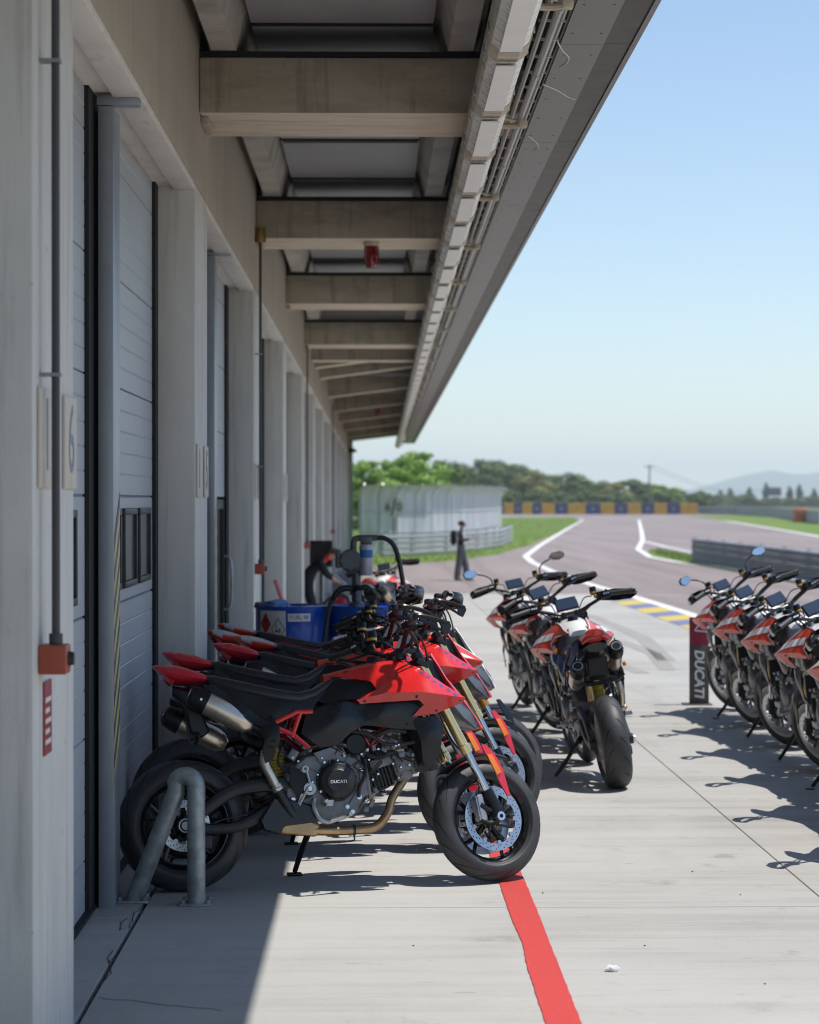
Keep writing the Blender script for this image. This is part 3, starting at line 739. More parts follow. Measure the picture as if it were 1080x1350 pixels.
def flare(p):
    t = min(1., max(0., (p[0] - .12) / .4)); return (p[0], p[1], p[2] + .055 * t * t * (3 - 2 * t) + .05 * min(1., max(0., (1.03 - p[1]) / .16)))
def build_bike(livery, steer):
    red = livery == 'red'
    M = steer_matrix(steer)
    root = empty('motorcycle')
    I = Matrix()
    rimm = blk_g if red else wrim
    wheel(root, 'rear_wheel', -.75, .315, .315, .182, rimm, I, True)
    wheel(root, 'front_wheel', .75, .300, .300, .120, rimm, M, False)
    def fr(o): o.matrix_local = M; return o
    body = redp if red else redp2
    # --- chassis
    s = MB()
    for sd_ in (-1, 1):
        y = sd_ * .125
        s.tube([(-.20, sd_ * .11, .49), (-.36, y, .50), (-.52, y, .475), (-.66, y, .385), (-.745, y, .325)], [.042, .036, .032, .03, .034], 10, 4, flat=.55)
        s.tube([(-.20, sd_ * .11, .44), (-.33, y, .385), (-.48, y, .31), (-.62, y, .295), (-.745, y, .312)], [.036, .03, .026, .026, .03], 10, 4, flat=.55)
        s.cyl((-.75, y - .022, .316), (-.75, y + .022, .316), .036)
    s.cyl((-.24, -.12, .46), (-.24, .12, .46), .05); s.bb(-.42, -.33, -.11, .11, .44, .50, .02)
    s.build('swingarm', engd, root)
    s = MB(); s.lathe([(0, -.012), (.02, -.012), (.024, 0), (.02, .012), (0, .012)], (-.75, -.152, .316), 'Y', 16); s.lathe([(.028, -.004), (.034, -.004), (.034, .004), (.028, .004)], (-.75, -.150, .316), 'Y', 20, closed=True); s.build('rear_axle', bolt_m, root)
    s = MB(); s.bb(-.70, -.62, -.14, -.10, .20, .27, .012); s.tube([(-.66, -.12, .27), (-.6, -.12, .33), (-.45, -.11, .36)], .004, 6, 4); s.build('rear_caliper', engd, root)
    s = MB(); hx = [(-.30 + .036 * math.cos(t * .62) * 1.0, -.03 + .036 * math.sin(t * .62), .53 + t * .00165) for t in range(0, 82)]
    s.tube(hx, .0075, 6); sp = s.build('shock_spring', yspring, root)
    s = MB(); s.cyl((-.30, -.03, .47), (-.30, -.03, .72), .02); s.cyl((-.33, .03, .56), (-.33, .03, .68), .026); s.build('shock_damper', gold, root)
    # red trellis subframe
    s = MB(); pr_ = [(-.13, .845), (-.20, .845), (-.335, .785), (-.225, .735), (-.16, .68)]
    for sd_ in (-1, 1):
        y = sd_ * .152
        s.tube([(-.13, y, .845), (-.21, y, .845)], .0125, 8); s.tube([(-.20, y, .848), (-.34, y, .785)], .0125, 8); s.tube([(-.19, y, .845), (-.235, y, .725)], .0125, 8)
        s.tube([(-.34, y, .785), (-.225, y, .735), (-.15, y, .67)], .0125, 8)
        s.tube([(-.13, sd_ * .10, .70), (.05, sd_ * .11, .83), (.30, sd_ * .07, .95)], .014, 8); s.tube([(.05, sd_ * .11, .83), (.16, sd_ * .12, .66), (.33, sd_ * .06, .86)], .012, 8)
    s.build('trellis_frame', redp if red else engd, root)
    # --- engine
    s = MB(); oc = [(-.27, .56), (-.17, .64), (-.02, .665), (.08, .63), (.13, .57), (.14, .44), (.08, .345), (-.05, .315), (-.19, .32), (-.28, .40)]
    s.prism(oc, -.135, .135); s.build('crankcase', engm, root, bevel=.018)
    s = MB()
    for k in range(7):
        a = R(20 + k * 22); s.tube([(-.02 + .09 * math.cos(a), -.137, .51 + .09 * math.sin(a)), (-.02 + .15 * math.cos(a), -.137, .51 + .135 * math.sin(a))], .0045, 6)
    s.prism([(-.13, .645), (-.02, .68), (.02, .66), (.0, .62), (-.1, .605)], -.15, -.13); s.prism([(.04, .40), (.135, .44), (.135, .54), (.10, .57), (.085, .47)], -.148, -.13); s.box((.135, -.14, .49), (.018, .02, .16), Matrix.Rotation(R(-8), 3, 'Y'), .004)
    s.build('crankcase_ribs', engm, root)
    s = MB()
    s.lathe([(0, -.212), (.052, -.212), (.060, -.206), (.080, -.200), (.087, -.19), (.087, -.136), (.1, -.136)], (-.02, 0, .51), 'Y', 36)
    for k in range(9):
        a = 2 * math.pi * k / 9 + .2; s.cyl((-.02 + .094 * math.cos(a), -.137, .51 + .094 * math.sin(a)), (-.02 + .094 * math.cos(a), -.155, .51 + .094 * math.sin(a)), .008, seg=8)
    cc = s.build('clutch_cover', engd, root)
    text_mesh('lettering', 'DUCATI', .021, print_w, cc, Matrix.Translation((-.02, -.2135, .505)) @ Matrix.Rotation(R(90), 4, 'X'), .0006, bold=.0004, sx=1.05)
    s = MB(); s.lathe([(.0, .20), (.06, .20), (.085, .185), (.09, .136)], (-.02, 0, .50), 'Y', 30); s.lathe([(0, .17), (.04, .17), (.045, .136)], (-.20, 0, .46), 'Y', 24); s.build('alternator_cover', engm, root)
    s = MB()
    for (x, z, r, y) in ((.09, .43, .012, -.150), (.055, .36, .011, -.148), (-.155, .475, .024, -.165), (-.185, .56, .010, -.16), (-.235, .425, .011, -.165), (.02, .635, .009, -.15), (-.09, .62, .009, -.15), (.1, .56, .009, -.15), (.03, .385, .010, -.15)):
        s.cyl((x, y + .02, z), (x, y, z), r, seg=12); s.cyl((x, y, z), (x, y - .004, z), r * .5, seg=6)
    for (x, z, r) in ((-.02, .60, .009), (.06, .56, .009), (-.1, .56, .009), (.05, .42, .01), (-.09, .42, .009), (.1, .49, .009), (-.2, .52, .012), (-.24, .43, .011)): s.cyl((x, .13, z), (x, .155, z), r, seg=10)
    s.build('engine_bolts', bolt_m, root)
    s = MB(); rb_ = random.Random(3)
    for k in range(26):
        x, z = rb_.uniform(-.26, .36), 0; z = rb_.uniform(.40, .66) if x < .13 else rb_.uniform(.5, .68)
        r = rb_.uniform(.0035, .0065); y = -.15 - rb_.uniform(0, .015); s.cyl((x, -.12, z), (x, y, z), r, seg=7)
    s.build('engine_screws', bolt_m, root)
    s = MB()
    for k in range(9):
        x0, z0 = rb_.uniform(-.2, .3), rb_.uniform(.55, .72); y0 = -.14 - rb_.uniform(0, .02)
        s.tube([(x0, y0, z0), (x0 + rb_.uniform(-.08, .08), y0 - .015, z0 + rb_.uniform(-.07, .04)), (x0 + rb_.uniform(-.1, .12), y0, z0 + rb_.uniform(-.12, .05))], .0035, 6, 4)
    s.build('wiring', cable_m, root)
    s = MB(); s.tube([(-.10, .17, .47), (-.03, .185, .43), (.06, .19, .40)], .008, 8, 3); s.cyl((.06, .185, .40), (.06, .225, .40), .011); s.prism([(-.21, .56), (-.13, .50), (-.07, .40), (-.12, .385), (-.22, .47)], .155, .17); s.build('gear_lever', alu, root)
    s = MB()
    for (x, z, a, b) in ((.165, .66, .03, .03), (.23, .62, .02, .04), (.12, .60, .03, .02), (-.17, .62, .03, .03), (.28, .65, .03, .02), (-.1, .71, .03, .03)): s.box((x, .145, z), (a, .03, b), Matrix.Rotation(R(random.uniform(-40, 40)), 3, 'Y'), .003)
    s.build('engine_fittings', alu, root)
    s = MB(); s.lathe([(0, .0), (.016, .004), (.018, .02), (0, .03)], (-.58, .175, .80), 'Y', 12); s.lathe([(0, -.0), (.016, -.004), (.018, -.02), (0, -.03)], (-.58, -.185, .80), 'Y', 12); s.build('indicator', orange, root) if not red else s.bm.free()
    rotE = Matrix.Rotation(R(-17), 3, 'Y')
    def eng(px, y, pz, size, bev=.006):
        v = rotE @ Vector((px, 0, pz)); return ((.13 + v.x, y, .525 + v.z), size, rotE, bev)
    s = MB()
    for k in range(7): s.box(*eng(.015 + k * .018, 0, 0, (.007, .20, .155), .0))
    s.box(*eng(.07, 0, 0, (.15, .16, .125)))
    s.build('cylinder', engd, root)
    s = MB(); s.box(*eng(.185, 0, 0, (.085, .215, .15), .015)); s.box(*eng(.245, 0, .0, (.05, .19, .13), .02)); s.box(*eng(.2, -.112, .01, (.09, .02, .09), .008)); s.box(*eng(.09, -.112, .045, (.11, .018, .05), .006))
    for q in ((.16, .05), (.21, .055), (.25, .03), (.25, -.04), (.17, -.055)):
        v = rotE @ Vector((q[0], 0, q[1])); s.cyl((.13 + v.x, -.13, .525 + v.z), (.13 + v.x, -.112, .525 + v.z), .009, seg=8)
    s.build('cylinder_head', engm, root)
    s = MB(); s.box((-.075, 0, .735), (.14, .18, .17), Matrix.Rotation(R(12), 3, 'Y'), .015)
    for k in range(6): s.box((-.085 + .004 * k, 0, .67 + k * .02), (.165, .20, .006), Matrix.Rotation(R(12), 3, 'Y'))
    s.build('rear_cylinder', engd, root)
    s = MB(); s.lathe([(0, -.165), (.045, -.165), (.055, -.155), (.055, -.10)], (.075, 0, .685), 'Y', 24); s.build('throttle_cover', blk, root)
    s = MB()
    s.tube([(.06, -.15, .745), (.14, -.155, .73), (.22, -.15, .685), (.30, -.15, .68), (.37, -.13, .69)], .009, 8, 5)
    s.tube([(.12, -.15, .61), (.12, -.165, .54), (.09, -.165, .48), (.085, -.16, .43)], .008, 8, 5); s.tube([(.13, -.13, .63), (.2, -.14, .62), (.26, -.135, .64), (.36, -.12, .6)], .012, 8, 5)
    s.tube([(-.2, -.14, .64), (-.12, -.155, .68), (-.02, -.16, .69), (.06, -.15, .66)], .010, 8, 5); s.tube([(.18, -.13, .72), (.25, -.14, .75), (.33, -.13, .74)], .012, 8, 5)
    s.tube([(-.24, -.14, .55), (-.3, -.13, .6), (-.28, -.14, .68)], .008, 8, 5); s.tube([(.38, .12, .62), (.3, .14, .5), (.2, .14, .46)], .014, 8, 5)
    s.build('hoses', cable_m, root)
    s = MB()
    for (x, z, a, b) in ((.165, .665, .02, .03), (.215, .655, .03, .02), (.26, .665, .02, .025), (.2, .70, .04, .02), (.13, .655, .02, .02), (-.16, .67, .05, .025), (-.23, .64, .04, .05), (.3, .63, .03, .03), (.15, .40, .02, .04), (.17, .46, .02, .03), (.12, .37, .025, .025)):
        s.box((x, -.14, z), (a, .03, b), Matrix.Rotation(R(random.uniform(-40, 40)), 3, 'Y'), .003)
    s.build('engine_fittings', engm, root)
    # --- exhaust
    s = MB(); s.tube([(.345, -.06, .535), (.30, -.09, .48), (.255, -.12, .42), (.225, -.135, .345), (.165, -.14, .285), (.05, -.14, .272), (-.10, -.135, .275), (-.2, -.125, .29)], [.021, .021, .021, .022, .022, .022, .023, .026], 12, 5); s.build('exhaust_header', bronze, root)
    s = MB(); s.cyl((.055, -.14, .272), (.067, -.14, .272), .0255); s.tube([(.06, -.14, .247), (.06, -.145, .225), (.03, -.14, .22)], .004, 6, 3); s.build('exhaust_clamp', engd, root)
    s = MB(); s.prism([(-.37, .30), (-.33, .265), (-.12, .245), (-.10, .30), (-.15, .335), (-.30, .35)], -.155, .08); s.build('collector', steel if False else bronze, root, bevel=.015)
    s = MB(); s.prism([(-.40, .33), (-.38, .28), (-.30, .262), (-.28, .30), (-.13, .315), (-.10, .345), (-.15, .40), (-.25, .43), (-.33, .44)], -.172, -.135); s.build('collector_shield', navy, root, bevel=.01)
    s = MB(); s.tube([(-.23, -.15, .345), (-.285, -.165, .43), (-.325, -.17, .50)], [.026, .026, .025], 12, 4); s.build('link_pipe', engd, root)
    s = MB(); s.tube([(-.318, -.17, .49), (-.345, -.175, .545), (-.37, -.175, .60), (-.365, -.17, .66)], [.026, .025, .025, .025], 12, 4); s.cyl((-.305, -.172, .47), (-.32, -.172, .495), .031); s.cyl((-.30, -.195, .485), (-.325, -.20, .475), .008); s.build('up_pipe', steel, root)
    s = MB(); s.tube([(-.365, -.17, .65), (-.35, -.16, .71), (-.39, -.15, .765), (-.46, -.145, .80)], .026, 12, 5); s.tube([(-.36, -.16, .69), (-.42, -.06, .72), (-.43, .10, .75), (-.47, .145, .80)], .025, 12, 5); s.build('exhaust_branch', engd, root)
    s = MB(); s.panel([(-.335, .83, .185), (-.30, .77, .205), (-.30, .71, .21), (-.335, .615, .20), (-.372, .60, .20), (-.385, .65, .205), (-.372, .715, .215), (-.395, .76, .205)], [(-.345, .72, .222)], .02); s.build('heat_shield', blk, root)
    s = MB(); s.panel([(-.352, .70, .2195), (-.345, .712, .222), (-.318, .716, .216), (-.322, .70, .217)], [], .004); s.panel([(-.36, .67, .214), (-.356, .68, .217), (-.325, .686, .213), (-.332, .672, .21)], [], .004); s.build('shield_slot', groove, root)
    for sd_ in (-1, 1):
        lo = Vector((-.10, 0, -.08)) if sd_ > 0 else Vector(); ax0, ax1 = Vector((-.70, sd_ * .145, .925)) + lo, Vector((-.43, sd_ * .145, .785)) + lo; d = (ax1 - ax0)
        s = MB(); s.tube([ax0 + d * .16, ax0 + d * .2, ax0 + d * .80, ax0 + d * .93, ax0 + d * 1.03], [.056, .058, .058, .050, .028], 20, flat=.86)
        mf = s.build('muffler', steel, root)
        s = MB(); s.tube([ax0 - d * .10, ax0 - d * .06, ax0 + d * .10, ax0 + d * .21], [.036, .050, .060, .0615], 20, flat=.86); s.build('end_cap', blk, mf)
        s = MB(); s.tube([ax0 - d * .08, ax0 - d * .118], [.024, .024], 16, flat=1.2); s.build('outlet', groove, mf)
        s = MB(); a = ax0 - d * .112; b_ = ax0 - d * .10; s.tube([b_, a], .030, 16, flat=1.2); s.build('outlet_ring', alu, mf)
        s = MB(); q = ax0 + d * .1; s.cyl(q + Vector((0, sd_ * .045, .0)), q + Vector((0, sd_ * .057, 0)), .006); s.build('rivet', bolt_m, mf)
    # --- controls on the right
    s = MB(); s.panel([(-.245, .60, .16), (-.165, .54, .165), (-.14, .44, .165), (-.20, .415, .165), (-.25, .50, .165)], [], .008); s.build('heel_guard', blk, root)
    s = MB(); s.tube([(-.165, -.178, .48), (-.21, -.178, .40), (-.19, -.178, .45)], .009, 8); s.lathe([(.016, -.180), (.03, -.180), (.03, -.165), (.016, -.165)], (-.155, 0, .475), 'Y', 20, closed=True); s.tube([(-.17, -.178, .56), (-.155, -.178, .50)], .007, 8); s.lathe([(.008, -.182), (.016, -.182), (.016, -.17), (.008, -.17)], (-.175, 0, .57), 'Y', 16, closed=True); s.build('footrest_bracket', alu, root)
    s = MB(); s.tube([(-.135, -.185, .43), (-.14, -.19, .385), (-.115, -.19, .335), (-.075, -.19, .315), (-.03, -.19, .325), (.035, -.19, .345)], [.010, .012, .012, .012, .010, .008], 8, 3); s.cyl((.035, -.185, .35), (.035, -.215, .35), .010); s.build('brake_pedal', alu, root)
    s = MB(); s.box((-.075, -.225, .40), (.035, .085, .02), None, .004)
    for k in range(6): s.box((-.075, -.19 - k * .014, .413), (.042, .006, .012))
    s.build('footpeg', alu, root)
    s = MB(); s.box((-.075, .225, .40), (.035, .085, .02), None, .004); s.tube([(-.10, .16, .46), (-.075, .18, .41)], .014, 8); s.build('footpeg', alu, root)
    s = MB(); s.tube([(-.11, .12, .30), (-.15, .26, .15), (-.165, .345, .072)], [.017, .015, .013], 8); s.box((-.165, .362, .057), (.075, .055, .012), Matrix.Rotation(R(8), 3, 'X'), .004); s.tube([(-.1, .10, .30), (-.12, .14, .27)], .024, 8); s.build('kickstand', blk, root)
    s = MB(); pts = [(-.75, .10, .42), (-.5, .10, .47), (-.20, .10, .515), (-.155, .10, .49), (-.165, .10, .45), (-.22, .10, .44), (-.5, .10, .29), (-.75, .10, .212), (-.83, .10, .25), (-.855, .10, .316), (-.83, .10, .385)]
    s.tube(pts, .0085, 6, 6, closed=True, flat=.8); s.build('chain', engm, root)
    # --- bodywork
    edge_t = [(-.03, 1.02, .075), (.06, 1.038, .088), (.17, 1.066, .095), (.31, 1.078, .105), (.385, 1.06, .128), (.50, .975, .190)]
    tip = (.597, .893, .288); crease = [(.50, .906, .308), (.38, .924, .296), (.22, .926, .240), (.085, .897, .182)]
    notch = [(.18, .946, .184), (.155, .99, .155), (.07, 1.003, .115)]
    up_o = edge_t + [tip] + crease + notch; up_i = [(.30, .985, .222), (.42, .985, .238), (.24, 1.03, .155)]
    low_o = crease[::-1] + [tip, (.588, .872, .276), (.456, .82, .240), (.348, .81, .212), (.40, .865, .245), (.374, .888, .25), (.10, .878, .168)]
    def flare(p): return p
    for sd_ in (-1, 1):
        s = MB(); s.panel(up_o, up_i, .008, sd_); s.panel(low_o, [], .008, sd_); sh = s.build('tank_shroud', body, root, ang=30)
        if red:
            for k in range(6):
                u0, u1 = k / 6 + .03, k / 6 + .11
                def ed(u, dz): a_ = Vector((.40, 1.045)).lerp(Vector((.575, .905)), u); return (a_.x - dz * .5, a_.y - dz)
                q = MB(); q.panel([(*ed(u0, .004), 0), (*ed(u1, .004), 0), (*ed(u1 - .03, .018), 0), (*ed(u0 - .03, .018), 0)], [], .0015, sd_, surf=(up_o, up_i), off=.0015, step=.02); q.build('decal', mat('decal_violet', (.10, .05, .26), .35, coat=.4), sh)
        if not red:
            def on(pts, nm, m, o_=.003): q = MB(); q.panel([(x, z, 0) for x, z in pts], [], .0025, sd_, surf=(up_o, up_i), off=o_, step=.02); return q.build(nm, m, sh)
            on([(.20, 1.02), (.36, .998), (.50, .935), (.55, .905), (.46, .922), (.33, .955), (.19, .975)], 'white_stripe', whitep)
            q = MB(); q.tube([(x, sd_ * (y + .001), z) for x, z, y in edge_t + [tip]], .0055, 6, 3); q.tube([(x, sd_ * y, z) for x, z, y in [tip, (.588, .872, .276), (.456, .82, .240), (.348, .81, .212)]], .005, 6, 1); q.tube([(x, sd_ * y, z) for x, z, y in [crease[-1]] + notch], .004, 6, 1); q.build('white_piping', whitep, sh)
    s = MB()
    for sd_ in (-1, 1):
        for x, z, y in ((.12, .888, .184), (.36, .90, .27), (.46, .835, .25), (.57, .882, .282), (-.22, .86, .15), (.0, .74, .176), (.33, .775, .18), (.44, .79, .196), (.42, .57, .168)):
            s.lathe([(0, sd_ * (y + .004)), (.005, sd_ * (y + .003)), (.006, sd_ * (y - .004))], (x, 0, z), 'Y', 8)
    s.build('body_screws', blk, root)
    s = MB(); rgs = []
    for x, zt, zs, w in ((-.06, 1.03, 1.0, .07), (.06, 1.058, 1.025, .085), (.17, 1.088, 1.052, .094), (.31, 1.10, 1.066, .102), (.40, 1.075, 1.035, .115), (.43, 1.02, .98, .10)):
        rgs.append([Vector((x, -w, zs - .03)), Vector((x, -w, zs)), Vector((x, -w * .6, (zt + zs) / 2 + .012)), Vector((x, 0, zt)), Vector((x, w * .6, (zt + zs) / 2 + .012)), Vector((x, w, zs)), Vector((x, w, zs - .03))])
    s.rings(rgs, caps=True); tk = s.build('fuel_tank', body if red else whitep, root, ang=40)
    s = MB(); s.lathe([(0, 1.118), (.032, 1.116), (.038, 1.105), (.038, 1.085)], (.20, 0, 0), 'Z', 20); s.build('filler_cap', blk, tk)
    sc_o = [(-.165, .835, .150), (-.07, .875, .155), (.03, .892, .156), (.10, .878, .150), (.37, .884, .178), (.40, .86, .182), (.36, .815, .182), (.42, .79, .182), (.39, .745, .175), (.27, .755, .17), (.12, .775, .168), (.06, .745, .168), (-.02, .68, .17), (-.10, .67, .168), (-.19, .74, .162)]
    for sd_ in (-1, 1):
        s = MB(); s.panel(sc_o, [(.0, .83, .185), (.2, .83, .188), (-.06, .76, .186)], .012, sd_); s.build('airbox_cover', navy, root, ang=26, bevel=.003)
        s = MB(); s.panel([(-.115, .905, .128), (-.05, .965, .105), (-.02, 1.005, .088), (.07, 1.0, .105), (.16, .985, .135), (.19, .945, .150), (.11, .905, .148), (.03, .900, .142), (-.07, .882, .138)], [(.05, .95, .138)], .01, sd_); s.build('knee_panel', blk, root, ang=26)
        s = MB(); s.panel([(.35, .80, .178), (.47, .815, .192), (.505, .765, .192), (.485, .62, .175), (.42, .54, .165), (.36, .545, .155), (.40, .60, .175), (.39, .70, .182)], [(.45, .72, .20)], .010, sd_); s.build('radiator_shroud', navy, root, ang=26, bevel=.003)
        s = MB(); s.panel([(-.62, 1.0, .10), (-.47, .955, .125), (-.30, .915, .135), (-.12, .915, .13), (-.05, .955, .115), (-.13, .86, .14), (-.20, .82, .142), (-.34, .80, .14), (-.46, .86, .125), (-.62, .945, .10)], [(-.3, .86, .15)], .012, sd_); s.build('side_panel', blk, root, ang=26)
        s = MB(); s.panel([(-.66, .975, .155), (-.61, .985, .16), (-.50, .905, .175), (-.40, .83, .192), (-.345, .79, .2), (-.37, .765, .205), (-.44, .80, .195), (-.53, .87, .178), (-.63, .95, .16)], [(-.48, .87, .186)], .008, sd_); s.build('tail_strut', navy, root, ang=26)
    s = MB(); s.box((.435, 0, .675), (.045, .29, .26), Matrix.Rotation(R(-14), 3, 'Y'), .006); s.build('radiator', engd, root)
    s = MB(); s.loft([(-.64, 1.035, .985, .07), (-.60, 1.035, .965, .095), (-.47, 1.005, .92, .125), (-.30, .965, .885, .145), (-.19, .945, .875, .145), (-.11, .965, .89, .125), (-.02, 1.02, .95, .095), (.05, 1.05, 1.0, .075), (.09, 1.06, 1.03, .05)], 20, 3.0); st = s.build('seat', seat_m, root, ang=60)
    s = MB()
    for sd_ in (-1, 1): s.tube([(-.6, sd_ * .092, .985), (-.47, sd_ * .124, .95), (-.30, sd_ * .143, .91), (-.19, sd_ * .143, .895), (-.11, sd_ * .124, .915), (-.03, sd_ * .096, .975)], .0035, 6, 4)
    s.build('seam', pinkred if not red else blk, st)
    tails = [(-.89, 1.088, 1.080, .02), (-.85, 1.092, 1.035, .062), (-.79, 1.089, .99, .09), (-.72, 1.072, .984, .095), (-.65, 1.046, .988, .082), (-.60, 1.024, .998, .06), (-.56, 1.01, 1.003, .03)]
    s = MB(); s.loft(tails, 20, 1.75); tl = s.build('tail_cowl', pinkred if red else redp2, root, ang=40)
    if not red:
        tl.data.materials.append(mat('livery_silver', (.42, .44, .47), .3, coat=.5)); tl.data.materials.append(greyp)
        for p_ in tl.data.polygons:
            c_ = p_.center; t_ = min(range(len(tails)), key=lambda i: abs(tails[i][0] - c_.x)); zm = (tails[t_][1] + tails[t_][2]) / 2
            if c_.x > -.68: p_.material_index = 2
            elif c_.z > zm + .006: p_.material_index = 1
    s = MB()
    for sd_ in (-1, 1): s.tube([(-.83, 0, 1.025), (-.832, sd_ * .04, 1.03), (-.80, sd_ * .085, 1.0)], [.017, .015, .012], 8, 4)
    s.build('tail_light', tail_red, root)
    s = MB(); s.loft([(-.80, .99, .93, .06), (-.72, .975, .86, .10), (-.60, .96, .80, .12), (-.45, .92, .78, .10)], 16, 3); s.build('undertail', blk_g, root)
    s = MB(); s.prism([(-.75, .93), (-.68, .92), (-.62, .76), (-.66, .73), (-.72, .76)], -.07, .07); s.build('rear_mudguard', blk, root, bevel=.012)
    s = MB(); s.tube([(-.69, -.17, .75), (-.69, -.10, .715), (-.69, .10, .715), (-.69, .17, .75)], .014, 8, 4); s.build('plate_bracket', blk, root)
    # --- front end (turned with the bars)
    for sd_ in (-1, 1):
        y = sd_ * .105; A, B = Vector((.365, y, 1.10)), Vector((.735, y, .36)); d = B - A
        s = MB(); s.tube([A + d * .03, A + d * .60, A + d * .605, A + d * .655, A + d * .66], [.0265, .0265, .030, .030, .026], 18); fk = fr(s.build('fork_leg', gold if red else gold_d, root))
        s = MB(); s.cyl(A - d * .012, A + d * .05, .029, seg=18); s.cyl(A - d * .02, A, .018, seg=12); s.build('fork_cap', blk, fk)
        s = MB(); s.cyl(A + d * .65, A + d * .97, .0205, seg=18); s.build('stanchion', chrome, fk)
        s = MB(); s.tube([A + d * .90, A + d * 1.0, (.75, y, .30)], [.028, .030, .032], 12); s.tube([(.745, y, .33), (.69, y, .335), (.655, y, .36)], .016, 8); s.tube([(.75, y, .285), (.70, y * .98, .27), (.655, y * .98, .285)], .013, 8); s.build('fork_foot', blk, fk)
        s = MB(); s.panel([(.675, .650, .135), (.703, .655, .132), (.74, .61, .138), (.78, .535, .142), (.815, .40, .138), (.80, .395, .138), (.755, .465, .145), (.715, .56, .145)], [(.745, .55, .152)], .008, sd_); fg = fr(s.build('fork_guard', pinkred if red else navy, root, ang=26))
        if red:
            s = MB(); s.panel([(.694, .602, .15), (.722, .605, .148), (.765, .515, .157), (.738, .50, .155)], [], .006, sd_); s.build('reflector', orange, fg)
        s = MB(); s.box((.662, sd_ * .085, .345), (.05, .05, .125), Matrix.Rotation(R(-8), 3, 'Y'), .01); s.box((.662, sd_ * .108, .345), (.032, .012, .13), Matrix.Rotation(R(-8), 3, 'Y'), .004); cp = fr(s.build('brake_caliper', alu, root))
        s = MB(); s.tube([(.66, sd_ * .10, .41), (.64, sd_ * .12, .50), (.60, sd_ * .09, .60), (.52, sd_ * .06, .75), (.42, sd_ * .08, 1.05)], .0045, 6, 6); s.build('brake_hose', cable_m, cp)
    s = MB(); s.lathe([(.010, -.142), (.022, -.142), (.022, .142), (.010, .142)], (.75, 0, .30), 'Y', 16, closed=True); fr(s.build('front_axle', bolt_m, root))
    s = MB(); s.lathe([(.318, -.068), (.330, -.05), (.335, 0), (.330, .05), (.318, .068), (.312, .066), (.326, 0), (.312, -.066)], (.75, 0, .30), 'Y', 24, closed=True, a0=R(70), a1=R(138))
    for sd_ in (): s.panel([(.60, .60, .075), (.66, .58, .09), (.70, .50, .10), (.64, .47, .09), (.56, .54, .075), (.53, .545, .07), (.55, .58, .07)], [], .006, sd_)
    fr(s.build('front_mudguard', blk, root))
    s = MB(); s.box((.385, 0, 1.055), (.075, .27, .035), Matrix.Rotation(R(26), 3, 'Y'), .01); s.box((.455, 0, .915), (.085, .27, .045), Matrix.Rotation(R(26), 3, 'Y'), .012); s.cyl((.33, 0, 1.08), (.41, 0, .90), .032); fr(s.build('triple_clamp', blk, root))
    s = MB(); mk = [((.475, 1.125), .085, .02), ((.50, 1.07), .105, .02), ((.535, 1.0), .115, .02), ((.57, .955), .115, .025), ((.64, .885), .10, .025), ((.715, .81), .07, .018), ((.765, .765), .028, .008)]
    rg = []
    for (x, z), w, t in mk:
        nx, nz = .72, .69
        rg.append([Vector((x, w * math.cos(a), z)) + Vector((nx, 0, nz)) * (t * math.sin(a) * 1.0 + .02 * math.cos(a) ** 2 * -1.2) for a in [2 * math.pi * k / 16 for k in range(16)]])
    s.rings(rg); fr(s.build('front_mask', pinkred if red else whitep, root, ang=50))
    if not red:
        s = MB(); s.rings([[v + Vector((.004, 0, .005)) for v in [Vector((x, w * math.cos(a) * .55, z)) + Vector((.72, 0, .69)) * (t * math.sin(a) * .9) for a in [2 * math.pi * k / 12 for k in range(12)]]] for (x, z), w, t in mk[3:6]]); fr(s.build('mask_stripe', redp2, root, ang=50))
    s = MB()
    for sd_ in (-1, 1): s.panel([(.56, .94, .10), (.64, .87, .09), (.72, .795, .055), (.74, .765, .03), (.70, .755, .05), (.62, .795, .085), (.53, .88, .10)], [], .01, sd_)
    s.loft([(.53, .885, .86, .10), (.62, .81, .785, .085), (.70, .765, .75, .05), (.735, .765, .755, .03)], 12, 3); fr(s.build('mask_underside', greyp, root, ang=40))
    s = MB(); s.prism([(.44, 1.10), (.49, 1.08), (.545, .96), (.535, .90), (.47, .90), (.42, 1.0)], -.09, .09); hl = fr(s.build('headlight', blk, root, bevel=.012))
    s = MB(); s.prism([(.512, 1.05), (.528, 1.045), (.562, .97), (.545, .965)], -.07, .07); s.build('lens', screen, hl)
    s = MB()
    hb = [(.185, .43, 1.205), (.235, .30, 1.215), (.275, .17, 1.17), (.30, .08, 1.135), (.30, 0, 1.13)]
    pts = [(x, -y, z) for x, y, z in hb] + [(x, y, z) for x, y, z in hb[:-1][::-1]]
    s.tube(pts, .0125, 10, 5); s.box((.31, .05, 1.115), (.05, .035, .06), None, .008); s.box((.31, -.05, 1.115), (.05, .035, .06), None, .008); fr(s.build('handlebar', blk, root))
    for sd_ in (-1, 1):
        s = MB(); s.tube([(.236, sd_ * .30, 1.215), (.183, sd_ * .435, 1.204)], .0175, 12); s.cyl((.188, sd_ * .42, 1.205), (.178, sd_ * .45, 1.203), .021, seg=12); gr = fr(s.build('grip', rubber, root))
        s = MB(); s.box((.25, sd_ * .265, 1.215), (.055, .065, .055), Matrix.Rotation(sd_ * R(-20), 3, 'Z'), .01); s.box((.262, sd_ * .225, 1.222), (.05, .03, .04), None, .006); s.cyl((.225, sd_ * .27, 1.235), (.22, sd_ * .27, 1.25), .007); fr(s.build('switchgear', blk, root))
        s = MB()
        for q in range(3): s.cyl((.218, sd_ * (.25 + q * .016), 1.222), (.212, sd_ * (.25 + q * .016), 1.224), .006, seg=8)
